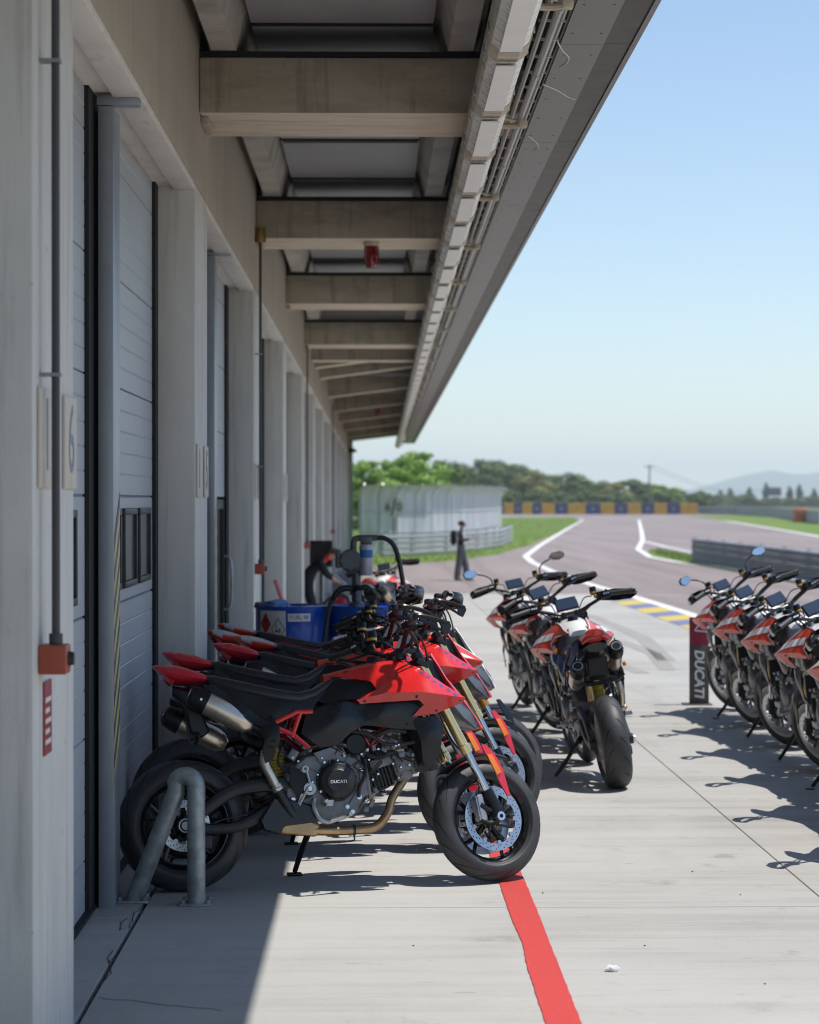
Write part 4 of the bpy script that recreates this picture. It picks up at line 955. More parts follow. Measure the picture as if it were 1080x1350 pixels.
        fr(s.build('switch_buttons', bolt_m if sd_ < 0 else print_w, root))
        s = MB(); s.box((.29, sd_ * .235, 1.205), (.04, .05, .03), None, .006); s.tube([(.30, sd_ * .25, 1.205), (.315, sd_ * .30, 1.20), (.29, sd_ * .38, 1.193), (.265, sd_ * .425, 1.19)], [.009, .009, .007, .008], 8, 4); lv = fr(s.build('lever', blk if red else engd, root))
        s = MB(); s.lathe([(0, 1.285), (.022, 1.284), (.0245, 1.278), (.0245, 1.232), (.02, 1.226), (0, 1.226)], (.285, sd_ * .19, 0), 'Z', 16); rv_ = fr(s.build('fluid_reservoir', blk, root))
        s = MB(); s.lathe([(.0252, 1.236), (.0252, 1.25)], (.285, sd_ * .19, 0), 'Z', 16); s.tube([(.285, sd_ * .19, 1.228), (.30, sd_ * .20, 1.20)], .006, 6); s.build('reservoir_band', gold_d, rv_)
        if red:
            s = MB(); s.tube([(.178, sd_ * .452, 1.203), (.205, sd_ * .462, 1.205), (.30, sd_ * .455, 1.192), (.365, sd_ * .43, 1.178), (.37, sd_ * .405, 1.172)], [.013, .013, .012, .014, .012], 8, 4)
            s.panel([(.30, 1.20, .462), (.375, 1.188, .445), (.385, 1.165, .44), (.36, 1.125, .44), (.33, 1.135, .445), (.325, 1.165, .45)], [], .012, sd_); s.tube([(.205, sd_ * .45, 1.19), (.28, sd_ * .445, 1.165), (.345, sd_ * .435, 1.135)], .008, 6, 3); fr(s.build('lever_guard', blk, root))
        else:
            s = MB(); rg = []
            for (x, y, z, h) in ((.305, .21, 1.20, .022), (.335, .27, 1.20, .036), (.33, .36, 1.19, .043), (.275, .45, 1.18, .036), (.20, .478, 1.19, .02)):
                rg.append([Vector((x + ox, sd_ * y, z + oz * h)) for ox, oz in ((.0, 1), (.018, .7), (.024, 0), (.014, -.8), (-.004, -1), (.004, -.7), (.012, 0), (.006, .7))])
            s.rings(rg); s.tube([(.205, sd_ * .475, 1.185), (.18, sd_ * .455, 1.2)], .012, 8); fr(s.build('hand_guard', blk_g, root, ang=45))
    s = MB(); s.box((.375, 0, 1.195), (.020, .165, .10), Matrix.Rotation(R(32), 3, 'Y'), .009); ds = fr(s.build('dashboard', blk, root))
    s = MB(); s.box((.3655, 0, 1.2005), (.003, .150, .085), Matrix.Rotation(R(32), 3, 'Y')); s.build('screen', screen, ds)
    s = MB()
    for sd_ in (-1, 1):
        s.tube([(.25, sd_ * .24, 1.20), (.34, sd_ * .20, 1.17), (.43, sd_ * .10, 1.08), (.40, sd_ * .06, .96), (.28, sd_ * .08, .90)], .005, 6, 5); s.tube([(.27, sd_ * .22, 1.195), (.36, sd_ * .14, 1.14), (.38, sd_ * .05, 1.02), (.30, sd_ * .10, .88)], .006, 6, 5); s.tube([(.27, sd_ * .17, 1.22), (.33, sd_ * .12, 1.21), (.42, sd_ * .07, 1.10)], .004, 6, 5)
    fr(s.build('cables', cable_m, root))
    return root

def add_mirrors(root, M, left=True, right=True):
    for sd_, on in ((1, left), (-1, right)):
        if not on: continue
        s = MB(); s.tube([(.265, sd_ * .235, 1.225), (.27, sd_ * .24, 1.29), (.29, sd_ * .29, 1.335), (.275, sd_ * .36, 1.36)], .007, 8, 5)
        o = s.build('mirror_stem', blk, root); o.matrix_local = M
        rt = Matrix.Translation((.27, sd_ * .425, 1.375)) @ Matrix.Rotation(sd_ * R(14), 4, 'Z') @ Matrix.Rotation(R(6), 4, 'Y')
        hx = [(-.075 * sd_, 0), (-.045 * sd_, .034), (.04 * sd_, .042), (.075 * sd_, .018), (.07 * sd_, -.02), (.02 * sd_, -.04), (-.04 * sd_, -.03)]
        s = MB(); s.prism(hx, -.006, .012, axis='X'); s.xform(rt); h = s.build('mirror', blk, root, bevel=.004); h.matrix_local = M
        s = MB(); s.prism([(a * .9, b * .88) for a, b in hx], -.0072, -.0055, axis='X'); s.xform(rt); s.build('mirror_glass', mirror_m, h)

bike_red = build_bike('red', 20); index_tree(bike_red)
bike_wht = build_bike('white', 5); index_tree(bike_wht)
bike_wst = build_bike('white', 24); index_tree(bike_wst)
used = set(); jit = random.Random(21)
def place(proto, x, y, head, lean, label, group, flip=0):
    if proto.name not in used: used.add(proto.name); o = proto
    else: o = copy_tree(proto)
    o.location = (x, y, gz(y) - .002); o.rotation_mode = 'XYZ'
    sl = -.0085 if y > 10 else 0
    head += jit.uniform(-1.6, 1.6) if y > 11 else 0; lean += jit.uniform(-1.2, 1.2) if y > 11 else 0
    Mx = Matrix.Rotation(R(head), 4, 'Z') @ Matrix.Rotation(-R(lean), 4, 'X')
    o.rotation_euler = Mx.to_euler()
    tag(o, label, 'motorcycle', group); return o
LG = 'motorcycles parked against the garages'
place(bike_red, -.18, 10.69, 9.9, 8, 'nearest motorcycle of the left row, black with glossy red tank', LG)
place(bike_red, -.235, 11.75, 11, 8, 'second motorcycle of the left row, red, just behind the nearest', LG)
place(bike_red, -.03, 12.60, 10, 8, 'third red motorcycle of the left row, with red tail', LG)
place(bike_wst, .04, 13.40, 10, 8, 'white beaked motorcycle with pale rim, fourth of the left row', LG)
place(bike_wst, -.19, 14.15, 10, 8, 'fifth motorcycle of the left row, white and grey tail', LG)
place(bike_wst, -.17, 14.95, 10, 8, 'last motorcycle of the left row, in front of the fuel drums', LG)
MG = 'motorcycles parked in a file in the middle'
mid1 = place(bike_wht, 1.59, 15.36, 94, 10, 'red and white motorcycle seen from behind, nearest in the middle file', MG)
place(bike_wst, 1.55, 17.75, 92, 9, 'second red and white motorcycle in the middle file', MG)
mid3 = place(bike_wht, 1.55, 20.3, 96, 10, 'farthest motorcycle in the middle file, with both mirrors', MG)
RG = 'motorcycles parked on the right'
rights = []
for x, y, lb in ((3.34, 19.95, 'motorcycle with mirrors beside the upright sign, farthest of the right row'), (3.30, 18.2, 'second farthest motorcycle of the right row'), (3.25, 16.5, 'middle motorcycle of the right row'),
                 (3.17, 14.8, 'second nearest visible motorcycle of the right row'), (3.07, 13.1, 'nearest motorcycle of the right row, cut by the picture edge'), (2.98, 11.4, 'motorcycle just outside the right edge, only its shadow showing')):
    rights.append(place(bike_wst, x + .06, y - .12, 95, 9, lb, RG))
far_b = place(bike_wht, .22, 27.5, 80, 8, 'red and white motorcycle behind the blue drums', 'motorcycle beyond the drums')
add_mirrors(mid3, steer_matrix(5)); add_mirrors(rights[0], steer_matrix(24))

# ------------------------------------------------------------------ things beside the garages
blue_d = mat('drum_blue', (.014, .075, .42), .32, var=.12, scale=7., coat=.25)
label_w = mat('label_white', (.70, .70, .70), .55, var=.06)
haz_red = mat('label_red', (.42, .02, .025), .5)
txt_blue = mat('label_blue', (.04, .16, .42), .5)
rag_m = mat('rag_blue', (.16, .27, .50), .9, var=.3, scale=20)
pumpg = mat('pump_grey', (.12, .13, .15), .4, .5, var=.2); filt = mat('filter_can', (.42, .43, .47), .35, .2)
red_enam = mat('red_enamel', (.45, .018, .03), .3, coat=.5)
skin_m = mat('skin', (.50, .27, .19), .5); hair_m = mat('hair', (.012, .010, .010), .6); cloth_k = mat('cloth_black', (.014, .015, .018), .85)
cloth_g = mat('cloth_grey', (.12, .12, .135), .9, var=.25, scale=30); cloth_w = mat('cloth_white', (.62, .61, .64), .85); red_cl = mat('cloth_red', (.55, .01, .015), .8)

# hoop bollard in front of the door post
hb = empty('hoop_bollard', (-.83, 10.2, gz(10.2)))
s = MB(); pth = [Vector((-.30, .08, .0)), Vector((-.095, .025, .52))] + [Vector((-.05 + .05 * math.cos(R(t)), .0125 - .0125 * math.cos(R(t)), .545 + .05 * math.sin(R(t)))) for t in range(155, -1, -15)] + [Vector((0, 0, 0))]
s.tube(pth, .042, 20); s.build('hoop', galv_d, hb, ang=50)
for (x, y) in ((-.30, .08), (0, 0)):
    s = MB(); s.box((x, y, .006), (.15, .13, .012), None, .003); pl = s.build('base_plate', galv_d, hb)
    for i in (-1, 1):
        for j in (-1, 1):
            b = MB(); b.cyl((x + i * .058, y + j * .048, .012), (x + i * .058, y + j * .048, .03), .010, seg=6); b.build('anchor_bolt', galv, pl)
tag(hb, 'galvanised steel hoop bollard in front of the nearest rear wheel', 'bollard')

# fuel drums on low trolleys
def drum(x, y, lb):
    z = gz(y); d = empty('fuel_drum', (x, y, z + .245))
    r = .292; h = .885
    s = MB(); s.lathe([(0, .012), (r - .012, .012), (r, 0), (r, .02), (r - .004, .03), (r - .004, .28), (r + .006, .295), (r + .006, .305), (r - .004, .32), (r - .004, .57), (r + .006, .585), (r + .006, .595), (r - .004, .61), (r - .004, h - .03), (r, h - .02), (r, h), (r - .014, h), (r - .014, h - .016), (0, h - .016)], axis='Z', seg=56); s.build('body', blue_d, d, ang=50)
    s = MB(); s.lathe([(0, h + .0), (.03, h), (.032, h - .016)], (.17, .05, 0), 'Z', 16); s.build('bung', pumpg, d)
    tr = empty('drum_trolley', (x, y, z)); s = MB(); s.lathe([(0, .20), (.31, .20), (.31, .24), (0, .24)], axis='Z', seg=32); s.build('deck', pumpg, tr)
    for k in range(4):
        a = k * math.pi / 2 + .6; s = MB(); s.lathe([(0, -.02), (.075, -.02), (.08, 0), (.075, .02), (0, .02)], (.24 * math.cos(a), .24 * math.sin(a), .08), 'Y', 16); s.bb(.24 * math.cos(a) - .02, .24 * math.cos(a) + .02, .24 * math.sin(a) - .03, .24 * math.sin(a) + .03, .15, .20); s.build('castor', blk, tr)
    tag(tr, 'low round trolley under the ' + lb[1], 'trolley'); tag(d, lb[0], 'drum', 'blue fuel drums'); return d
d1 = drum(-.626, 16.8, ('blue steel fuel drum with hazard label and white tag', 'labelled drum'))
d2 = drum(-.05, 16.8, ('blue steel fuel drum carrying the hand pump', 'pump drum'))
def on_drum(u, w, h0, h1, name, m, off=.002, par=d1, n=8):
    s = MB(); r = .2925 + off; A = []; B = []
    for k in range(n + 1):
        a = R(-90 + u + (w - u) * k / n); A.append(s.bm.verts.new((r * math.cos(a), r * math.sin(a), h0))); B.append(s.bm.verts.new((r * math.cos(a), r * math.sin(a), h1)))
    for k in range(n): s.bm.faces.new((A[k], A[k + 1], B[k + 1], B[k]))
    return s.build(name, m, par)
lab = on_drum(-55, -9, .615, .855, 'hazard_label', label_w)
def dia(uc, hc, du, dh, name, m, off, inner=None):
    s = MB(); r = .2925 + off
    def pt(u, h): a = R(-90 + u); return Vector((r * math.cos(a), r * math.sin(a), h))
    if inner is None:
        N = 8; top = [pt(uc - du + 2 * du * k / N, hc + dh * (1 - abs(2 * k / N - 1))) for k in range(N + 1)]; bot = [pt(uc - du + 2 * du * k / N, hc - dh * (1 - abs(2 * k / N - 1))) for k in range(N + 1)]
        for k in range(N): s.poly([bot[k], bot[k + 1], top[k + 1], top[k]] if 0 < k < N - 1 else ([bot[0], bot[1], top[1]] if k == 0 else [bot[k], bot[N], top[k]]))
    else:
        o = [pt(uc - du, hc), pt(uc, hc - dh), pt(uc + du, hc), pt(uc, hc + dh)]; i_ = [pt(uc - du * inner, hc), pt(uc, hc - dh * inner), pt(uc + du * inner, hc), pt(uc, hc + dh * inner)]
        cs = [(uc - du, hc), (uc, hc - dh), (uc + du, hc), (uc, hc + dh)]
        for k in range(4):
            (a0, b0), (a1, b1) = cs[k], cs[(k + 1) % 4]
            for q in range(4):
                def E_(t, f): u, h = a0 + (a1 - a0) * t, b0 + (b1 - b0) * t; return pt(uc + (u - uc) * f, hc + (h - hc) * f)
                s.poly([E_(q / 4, 1), E_((q + 1) / 4, 1), E_((q + 1) / 4, inner), E_(q / 4, inner)])
    return s.build(name, m, lab)
dia(-43, .755, 10.5, .085, 'red_diamond', haz_red, .0035)
dia(-21, .715, 11.5, .085, 'black_diamond', blk, .0035, .9)
def mark(pts, off=.0042, nm='pictogram'):
    s = MB(); r = .2925 + off
    s.poly([Vector((r * math.cos(R(-90 + u)), r * math.sin(R(-90 + u)), h)) for u, h in pts]); s.build(nm, blk, lab)
mark([(-24, .755), (-23, .755), (-23, .705), (-24, .705)]); mark([(-26, .705), (-16, .70), (-16.5, .692), (-25, .695)]); mark([(-21, .715), (-18, .722), (-16, .712), (-19, .706)])
mark([(-44.5, .775), (-43, .80), (-41.5, .775), (-43, .765)]); mark([(-51, .66), (-38, .655), (-38, .64), (-51, .645)], nm='small_print')
tg = on_drum(-6, 28, .775, .835, 'white_tag', label_w)
M_t = Matrix.Translation((.2955 * math.sin(R(11)), -.2975 * math.cos(R(11)) , .805)) @ Matrix.Rotation(R(11), 4, 'Z') @ Matrix.Rotation(R(90), 4, 'X')
tx = text_mesh('tag_lettering', 'FUEL 98', .042, txt_blue, tg, Matrix())
for v in tx.data.vertices:
    a = R(-90 + 11) + v.co.x / .2965; v.co = Vector((.2960 * math.cos(a), .2960 * math.sin(a), .805 + v.co.y))
# rag and papers on the drum
def crumple(name, loc, sx, sy, sz, m, lb, cat, seed=1, sub=3):
    rnd = random.Random(seed); bm = bmesh.new(); bmesh.ops.create_icosphere(bm, subdivisions=sub, radius=1)
    from mathutils import noise
    for v in bm.verts:
        q = v.co.copy(); n1 = noise.noise(q * 1.7 + Vector((seed, 0, 0))); n2 = noise.noise(q * 4.5 + Vector((0, seed, 0)))
        v.co = q * (1 + .45 * n1 + .28 * n2); v.co = Vector((v.co.x * sx, v.co.y * sy, max(v.co.z, -.75) * sz + .75 * sz))
    me = bpy.data.meshes.new(name); bm.to_mesh(me); bm.free(); me.materials.append(m)
    me.polygons.foreach_set('use_smooth', [True] * len(me.polygons)); me.set_sharp_from_angle(angle=R(40))
    o = bpy.data.objects.new(name, me); col.objects.link(o); o.location = loc; return tag(o, lb, cat)
zt = gz(16.8) + .245 + .869
crumple('rag', (-.76, 16.72, zt), .11, .07, .034, rag_m, 'crumpled blue rag on top of the labelled drum', 'rag', 3)
crumple('glove', (-.86, 16.74, zt), .06, .05, .025, mat('glove_grey', (.15, .15, .15), .9), 'grey work glove beside the blue rag', 'glove', 9)
s = MB(); s.box((0, 0, .006), (.20, .14, .012), Matrix.Rotation(.3, 3, 'Z'), .002); tag(s.build('clipboard', label_w, None, (-.45, 16.8, zt)), 'flat pale papers lying on the labelled drum', 'papers')
# hand pump on drum two
pm = empty('drum_pump', (-.145, 16.75, zt))
s = MB(); s.cyl((0, 0, 0), (0, 0, .26), .035); s.lathe([(.035, 0), (.06, 0), (.06, .03), (.035, .05)], axis='Z', seg=18); s.lathe([(.036, .10), (.05, .10), (.05, .14), (.036, .14)], axis='Z', seg=18); s.build('stem', pumpg, pm)
s = MB(); s.lathe([(0, -.07), (.07, -.07), (.085, -.055), (.085, .055), (.07, .07), (0, .07)], (-.045, 0, .36), 'Y', 24)
for k in range(8): a = k * math.pi / 4; s.cyl((-.045 + .072 * math.cos(a), -.085, .36 + .072 * math.sin(a)), (-.045 + .072 * math.cos(a), -.07, .36 + .072 * math.sin(a)), .009, seg=6)
s.bb(-.16, -.115, -.05, .05, .30, .44, .01); s.build('pump_body', pumpg, pm)
s = MB(); s.tube([(-.02, 0, .42), (-.02, 0, .50), (.0, 0, .525), (.05, 0, .53), (.10, 0, .53), (.16, 0, .53)], .024, 12, 3); s.bb(.03, .12, -.04, .04, .48, .545, .008); s.build('manifold', pumpg, pm)
s = MB(); s.lathe([(0, .245), (.045, .245), (.05, .26), (.05, .47), (.045, .48), (0, .48)], (.075, -.02, 0), 'Z', 24); fc = s.build('filter', filt, pm)
s = MB(); s.lathe([(.0508, .38), (.0508, .44)], (.075, -.02, 0), 'Z', 24); s.build('filter_band', txt_blue, fc)
s = MB(); s.tube([(.0, -.05, .14), (-.05, -.06, .15), (-.12, -.07, .14), (-.17, -.08, .08), (-.19, -.08, .03)], [.022, .024, .026, .022, .018], 10, 4); s.bb(-.02, .10, -.10, -.04, .135, .175, .008); s.build('nozzle', blk, pm)
s = MB(); s.tube([(.02, -.06, .165), (.07, -.07, .18), (.13, -.075, .15)], .012, 8, 4); s.build('nozzle_lever', bolt_m, pm)
tag(pm, 'grey fuel pump with filter canister standing on the right drum', 'pump')
hs = MB(); q = [(.16, 0, .53), (.22, 0, .525), (.28, 0, .48), (.32, 0, .38), (.345, 0, .25), (.37, .0, .10), (.385, -.02, .02)]
hs.tube(q, .019, 12, 6); tag(hs.build('fuel_hose', cable_m, None, (-.145, 16.75, zt)), 'black fuel hose arching from the pump to the right', 'hose')
hs = MB(); q = [(-.19, -.09, .05), (-.215, -.2, -.06), (-.24, -.27, -.25), (-.28, -.30, -.5), (-.30, -.30, -.75), (-.25, -.4, -.98), (-.05, -.45, -1.09)]
hs.tube(q, .019, 12, 6); tag(hs.build('fuel_hose', cable_m, None, (-.145, 16.75, zt)), 'black fuel hose hanging down between the two drums', 'hose')

# wheeled fire extinguisher
ex = empty('fire_extinguisher', (-.72, 24.2, gz(24.2)))
Mx = Matrix.Translation((0, 0, .18)) @ Matrix.Rotation(R(28), 4, 'Y')
s = MB(); s.lathe([(0, 0), (.12, .0), (.155, .03), (.16, .08), (.16, .68), (.15, .76), (.11, .82), (.05, .85), (0, .85)], axis='Z', seg=28); s.xform(Mx); s.build('tank', red_enam, ex)
s = MB(); s.cyl((0, 0, .84), (0, 0, .95), .03); s.tube([(0, 0, .93), (-.08, 0, .97), (-.20, 0, 1.0)], .012, 8, 3); s.cyl((-.02, -.04, .9), (-.02, -.07, .9), .03); s.bb(-.04, .04, -.04, .04, .86, .90, .006); s.xform(Mx); s.build('valve', alu, ex)
s = MB(); s.tube([(.02, -.03, .9), (.14, -.12, .95), (.24, -.2, .80), (.2, -.22, .5), (.0, -.2, .35), (-.18, -.19, .5), (-.16, -.2, .75), (.0, -.2, .86), (.15, -.2, .7)], .017, 8, 8); s.xform(Mx); s.build('hose', cable_m, ex)
s = MB(); s.tube([(-.10, -.12, .10), (-.22, -.12, .65), (-.38, -.12, 1.12), (-.38, .12, 1.12), (-.22, .12, .65), (-.10, .12, .10)], .018, 8, 1); s.build('handle', red_enam, ex)
for sy in (-.2, .2):
    s = MB(); s.lathe([(0, -.03), (.12, -.03), (.15, -.02), (.15, .02), (.12, .03), (0, .03)], (.0, sy, .15), 'Y', 24); s.build('wheel', rubber, ex)
tag(ex, 'red wheeled fire extinguisher trolley behind the labelled drum', 'fire extinguisher')

# upright sign board beside the right row
tot = empty('sign_board', (3.12, 21.15, gz(21.15)), R(-3)); tw, th_, td = .185, .84, .05
gk = mat('totem_grey', (.075, .068, .062), .55, var=.1); mr_ = mat('totem_maroon', (.26, .008, .045), .45, var=.06)
MB().bb(-tw / 2, tw / 2, -td / 2, td / 2, .01, .575, .003).build('lower_panel', gk, tot); MB().bb(-tw / 2, tw / 2, -td / 2, td / 2, .577, th_, .003).build('upper_panel', mr_, tot)
MB().bb(-.16, .12, -.12, .12, 0.0, .008, .001).build('foot', gk, tot)
text_mesh('lettering', 'DUCATI', .125, print_w, tot, Matrix.Translation((-.003, -td / 2 - .0015, .30)) @ Matrix.Rotation(R(90), 4, 'X') @ Matrix.Rotation(R(-90), 4, 'Z'), .001, shear=.18, bold=.004, sx=1.0)
s = MB(); s.tube([(-.045, -td / 2 - .001, .715), (.09, -td / 2 - .001, .70)], .006, 4); s.tube([(-.045, -td / 2 - .001, .715), (.02, -td / 2 - .001, .80)], .006, 4); s.tube([(.02, -td / 2 - .001, .80), (.06, -td / 2 - .001, .745), (.09, -td / 2 - .001, .74)], .006, 4); s.build('emblem', print_w, tot)
tag(tot, 'narrow upright grey and maroon sign board with white vertical lettering', 'sign')

# scraps on the paving
px_, py_ = gp(808, 1282); crumple('paper_scrap', (px_, py_, gz(py_)), .028, .018, .014, label_w, 'small crumpled white paper on the sunlit paving', 'paper', 5, 2)
for k, (a, b) in enumerate(((978, 1182), (914, 1151), (716, 1179), (545, 1248), (851, 1249), (1010, 1300))):
    x, y = gp(a, b); crumple('pebble', (x, y, gz(y)), 0.0045, .0035, .003, groove, 'tiny dark speck of grit on the sunlit paving', 'grit', 20 + k, 1)['group'] = 'grit on the paving'

# ------------------------------------------------------------------ people
def skin_body(name, J, E, mats, region):
    me = bpy.data.meshes.new(name); keys = list(J); me.from_pydata([J[k][0] for k in keys], [(keys.index(a), keys.index(b)) for a, b in E], [])
    o = bpy.data.objects.new(name, me); col.objects.link(o)
    md = o.modifiers.new('skin', 'SKIN'); md.branch_smoothing = .6; sv = me.skin_vertices[0].data
    for i, k in enumerate(keys):
        r = J[k][1]; sv[i].radius = (r, r) if not isinstance(r, tuple) else r; sv[i].use_root = (k == 'pelvis')
    o.modifiers.new('sub', 'SUBSURF').levels = 2; o.modifiers['sub'].render_levels = 2
    dg = bpy.context.evaluated_depsgraph_get(); m2 = bpy.data.meshes.new_from_object(o.evaluated_get(dg)); bpy.data.objects.remove(o); m2.name = name
    m2.materials.clear()
    for m in mats: m2.materials.append(m)
    for p in m2.polygons: p.material_index = region(p.center); p.use_smooth = True
    o = bpy.data.objects.new(name, m2); col.objects.link(o); return o
def hand(J, E, key, wr, pal, tip, side):
    d = (Vector(tip) - Vector(pal)); u = Vector((0, side, 0))
    for k in range(4):
        b = Vector(pal) + u * (k - 1.5) * .02; n1 = '%s_f%d' % (key, k); J[n1] = (b + d * .5 + Vector((0, 0, .004)), .009); n2 = n1 + 't'; J[n2] = (b + d * (.95 - .08 * abs(k - 1.3)) + Vector((0, 0, -.018)), .008); E += [(key, n1), (n1, n2)]
    n1 = key + '_th'; J[n1] = (Vector(pal) + u * -.045 + d * .3, .010); J[n1 + 't'] = (Vector(pal) + u * -.04 + d * .7, .009); E += [(key, n1), (n1, n1 + 't')]
V3 = Vector
J = {'pelvis': (V3((0, 0, .90)), (.15, .125)), 'waist': (V3((0, 0, 1.05)), (.135, .105)), 'chest': (V3((-.02, 0, 1.25)), (.155, .12)), 'neckb': (V3((.0, 0, 1.385)), .07), 'neck': (V3((.025, 0, 1.44)), .05), 'head': (V3((.05, 0, 1.50)), .082), 'crown': (V3((.055, 0, 1.575)), .075), 'nose': (V3((.13, 0, 1.485)), .014)}
E = [('pelvis', 'waist'), ('waist', 'chest'), ('chest', 'neckb'), ('neckb', 'neck'), ('neck', 'head'), ('head', 'crown'), ('head', 'nose')]
for sgn, s_ in ((1, 'l'), (-1, 'r')):
    fx = .17 if sgn > 0 else -.10
    J.update({'hip' + s_: (V3((0, sgn * .085, .84)), .105), 'knee' + s_: (V3((fx * .6 + .01, sgn * .10, .46)), .095), 'shin' + s_: (V3((fx * .8, sgn * .11, .2)), .10), 'hem' + s_: (V3((fx, sgn * .115, .055)), .105), 'toe' + s_: (V3((fx + .16, sgn * .12, .035)), .034)})
    J.update({'sh' + s_: (V3((-.02, sgn * .165, 1.33)), .075), 'el' + s_: (V3((.0, sgn * .215, 1.08)), .055), 'wr' + s_: (V3((.19, sgn * .11, 1.14)), .036), 'ha' + s_: (V3((.25, sgn * .065, 1.165)), .032)})
    E += [('pelvis', 'hip' + s_), ('hip' + s_, 'knee' + s_), ('knee' + s_, 'shin' + s_), ('shin' + s_, 'hem' + s_), ('hem' + s_, 'toe' + s_), ('chest', 'sh' + s_), ('sh' + s_, 'el' + s_), ('el' + s_, 'wr' + s_), ('wr' + s_, 'ha' + s_)]
    hand(J, E, 'ha' + s_, None, (.25, sgn * .065, 1.165), (.33, sgn * .045, 1.175), sgn)
def reg1(c):
    if c.z > 1.42: return 0
    if c.x > .205 and c.z > 1.05: return 0
    if c.z < .06 : return 1
    if c.z < .99: return 2
    if c.x > .06 and abs(c.y) < .10 and c.z < 1.4: return 3
    return 1
pr = empty('person', (2.39, 61.3, gz(61.3) - .045), R(-8))
b = skin_body('body', J, E, [skin_m, cloth_k, cloth_g, cloth_w], reg1); b.parent = pr
h = crumple('hair', (.015, 0, 1.49), .088, .09, .072, hair_m, None, None, 13); h.parent = pr
for sy in (-.03, .03):
    MB().lathe([(0, -.006), (.009, 0), (0, .006)], (.128, sy, 1.515), 'Y', 8).build('eye', hair_m, pr)
pr.scale = (1.08, 1.08, 1.05)
tag(pr, 'person in dark jacket and wide grey trousers looking at a phone', 'person')
s = MB(); s.loft([(-.27, 1.33, 1.04, .09), (-.24, 1.37, .98, .13), (-.17, 1.38, .98, .13), (-.12, 1.35, 1.02, .11)], 16, 4); bp_ = s.build('backpack', cloth_k, None, (2.39, 61.3, gz(61.3) - .045)); bp_.scale = (1.08, 1.08, 1.05); bp_.rotation_euler = (0, 0, R(-8)); tag(bp_, 'black backpack worn by the standing person', 'backpack')
s = MB(); s.box((.335, 0, 1.19), (.012, .075, .15), Matrix.Rotation(R(-50), 3, 'Y'), .004); ph = s.build('phone', blk, None, (2.39, 61.3, gz(61.3) - .045)); ph.scale = (1.08, 1.08, 1.05); ph.rotation_euler = (0, 0, R(-8)); tag(ph, 'phone held up by the standing person', 'phone')
# mechanic bending forward by the far columns
J = {'pelvis': (V3((-.30, 0, .84)), (.15, .13)), 'waist': (V3((-.24, 0, .98)), .13), 'chest': (V3((-.09, 0, 1.13)), (.15, .13)), 'neckb': (V3((.02, 0, 1.20)), .07), 'neck': (V3((.07, 0, 1.215)), .055), 'head': (V3((.14, 0, 1.22)), .085), 'crown': (V3((.20, 0, 1.255)), .082), 'nose': (V3((.19, 0, 1.135)), .015)}
E = [('pelvis', 'waist'), ('waist', 'chest'), ('chest', 'neckb'), ('neckb', 'neck'), ('neck', 'head'), ('head', 'crown'), ('head', 'nose')]
for sgn, s_ in ((1, 'l'), (-1, 'r')):
    J.update({'hip' + s_: (V3((-.29, sgn * .09, .78)), .10), 'knee' + s_: (V3((-.18, sgn * .12, .44)), .07), 'ank' + s_: (V3((-.30, sgn * .12, .09)), .05), 'toe' + s_: (V3((-.14, sgn * .13, .035)), .035)})
    J.update({'sh' + s_: (V3((-.06, sgn * .17, 1.11)), .07), 'el' + s_: (V3((.04, sgn * .2, .92)), .05), 'wr' + s_: (V3((.19, sgn * .12, .84)), .035), 'ha' + s_: (V3((.24, sgn * .09, .81)), .033)})
    E += [('pelvis', 'hip' + s_), ('hip' + s_, 'knee' + s_), ('knee' + s_, 'ank' + s_), ('ank' + s_, 'toe' + s_), ('chest', 'sh' + s_), ('sh' + s_, 'el' + s_), ('el' + s_, 'wr' + s_), ('wr' + s_, 'ha' + s_)]
    hand(J, E, 'ha' + s_, None, (.24, sgn * .09, .81), (.31, sgn * .06, .76), sgn)
def reg2(c):
    if c.x > .075 and c.z > 1.08: return 0
    if c.x > .13 and c.z < .95: return 0
    if .0 < c.x < .075 and c.z > 1.1: return 2
    return 1
pr2_ = empty('person', (-.79, 34.2, gz(34.2)), R(0)); b = skin_body('body', J, E, [skin_m, cloth_k, red_cl], reg2); b.parent = pr2_
h = crumple('hair', (.165, 0, 1.24), .085, .09, .055, mat('hair_short', (.22, .10, .08), .8), None, None, 17); h.parent = pr2_
tag(pr2_, 'mechanic in black with red collar bending forward beside the far columns', 'person')
s = MB(); s.bb(-.18, .18, -.05, .05, .0, .42, .02); s.bb(-.15, .15, -.056, -.05, .05, .37, mi=1); tc_ = s.build('tool_case', [cloth_k, blk_g], None, (-.86, 34.9, gz(34.9) + 1.03)); tag(tc_, 'black monitor case on a stand behind the mechanic', 'case')
s = MB(); s.bb(-.03, .03, -.03, .03, 0, 1.03); s.bb(-.25, .25, -.2, .2, 0, .04, .005); tag(s.build('case_stand', pumpg, None, (-.86, 34.9, gz(34.9))), 'dark post stand below the black monitor case', 'stand')

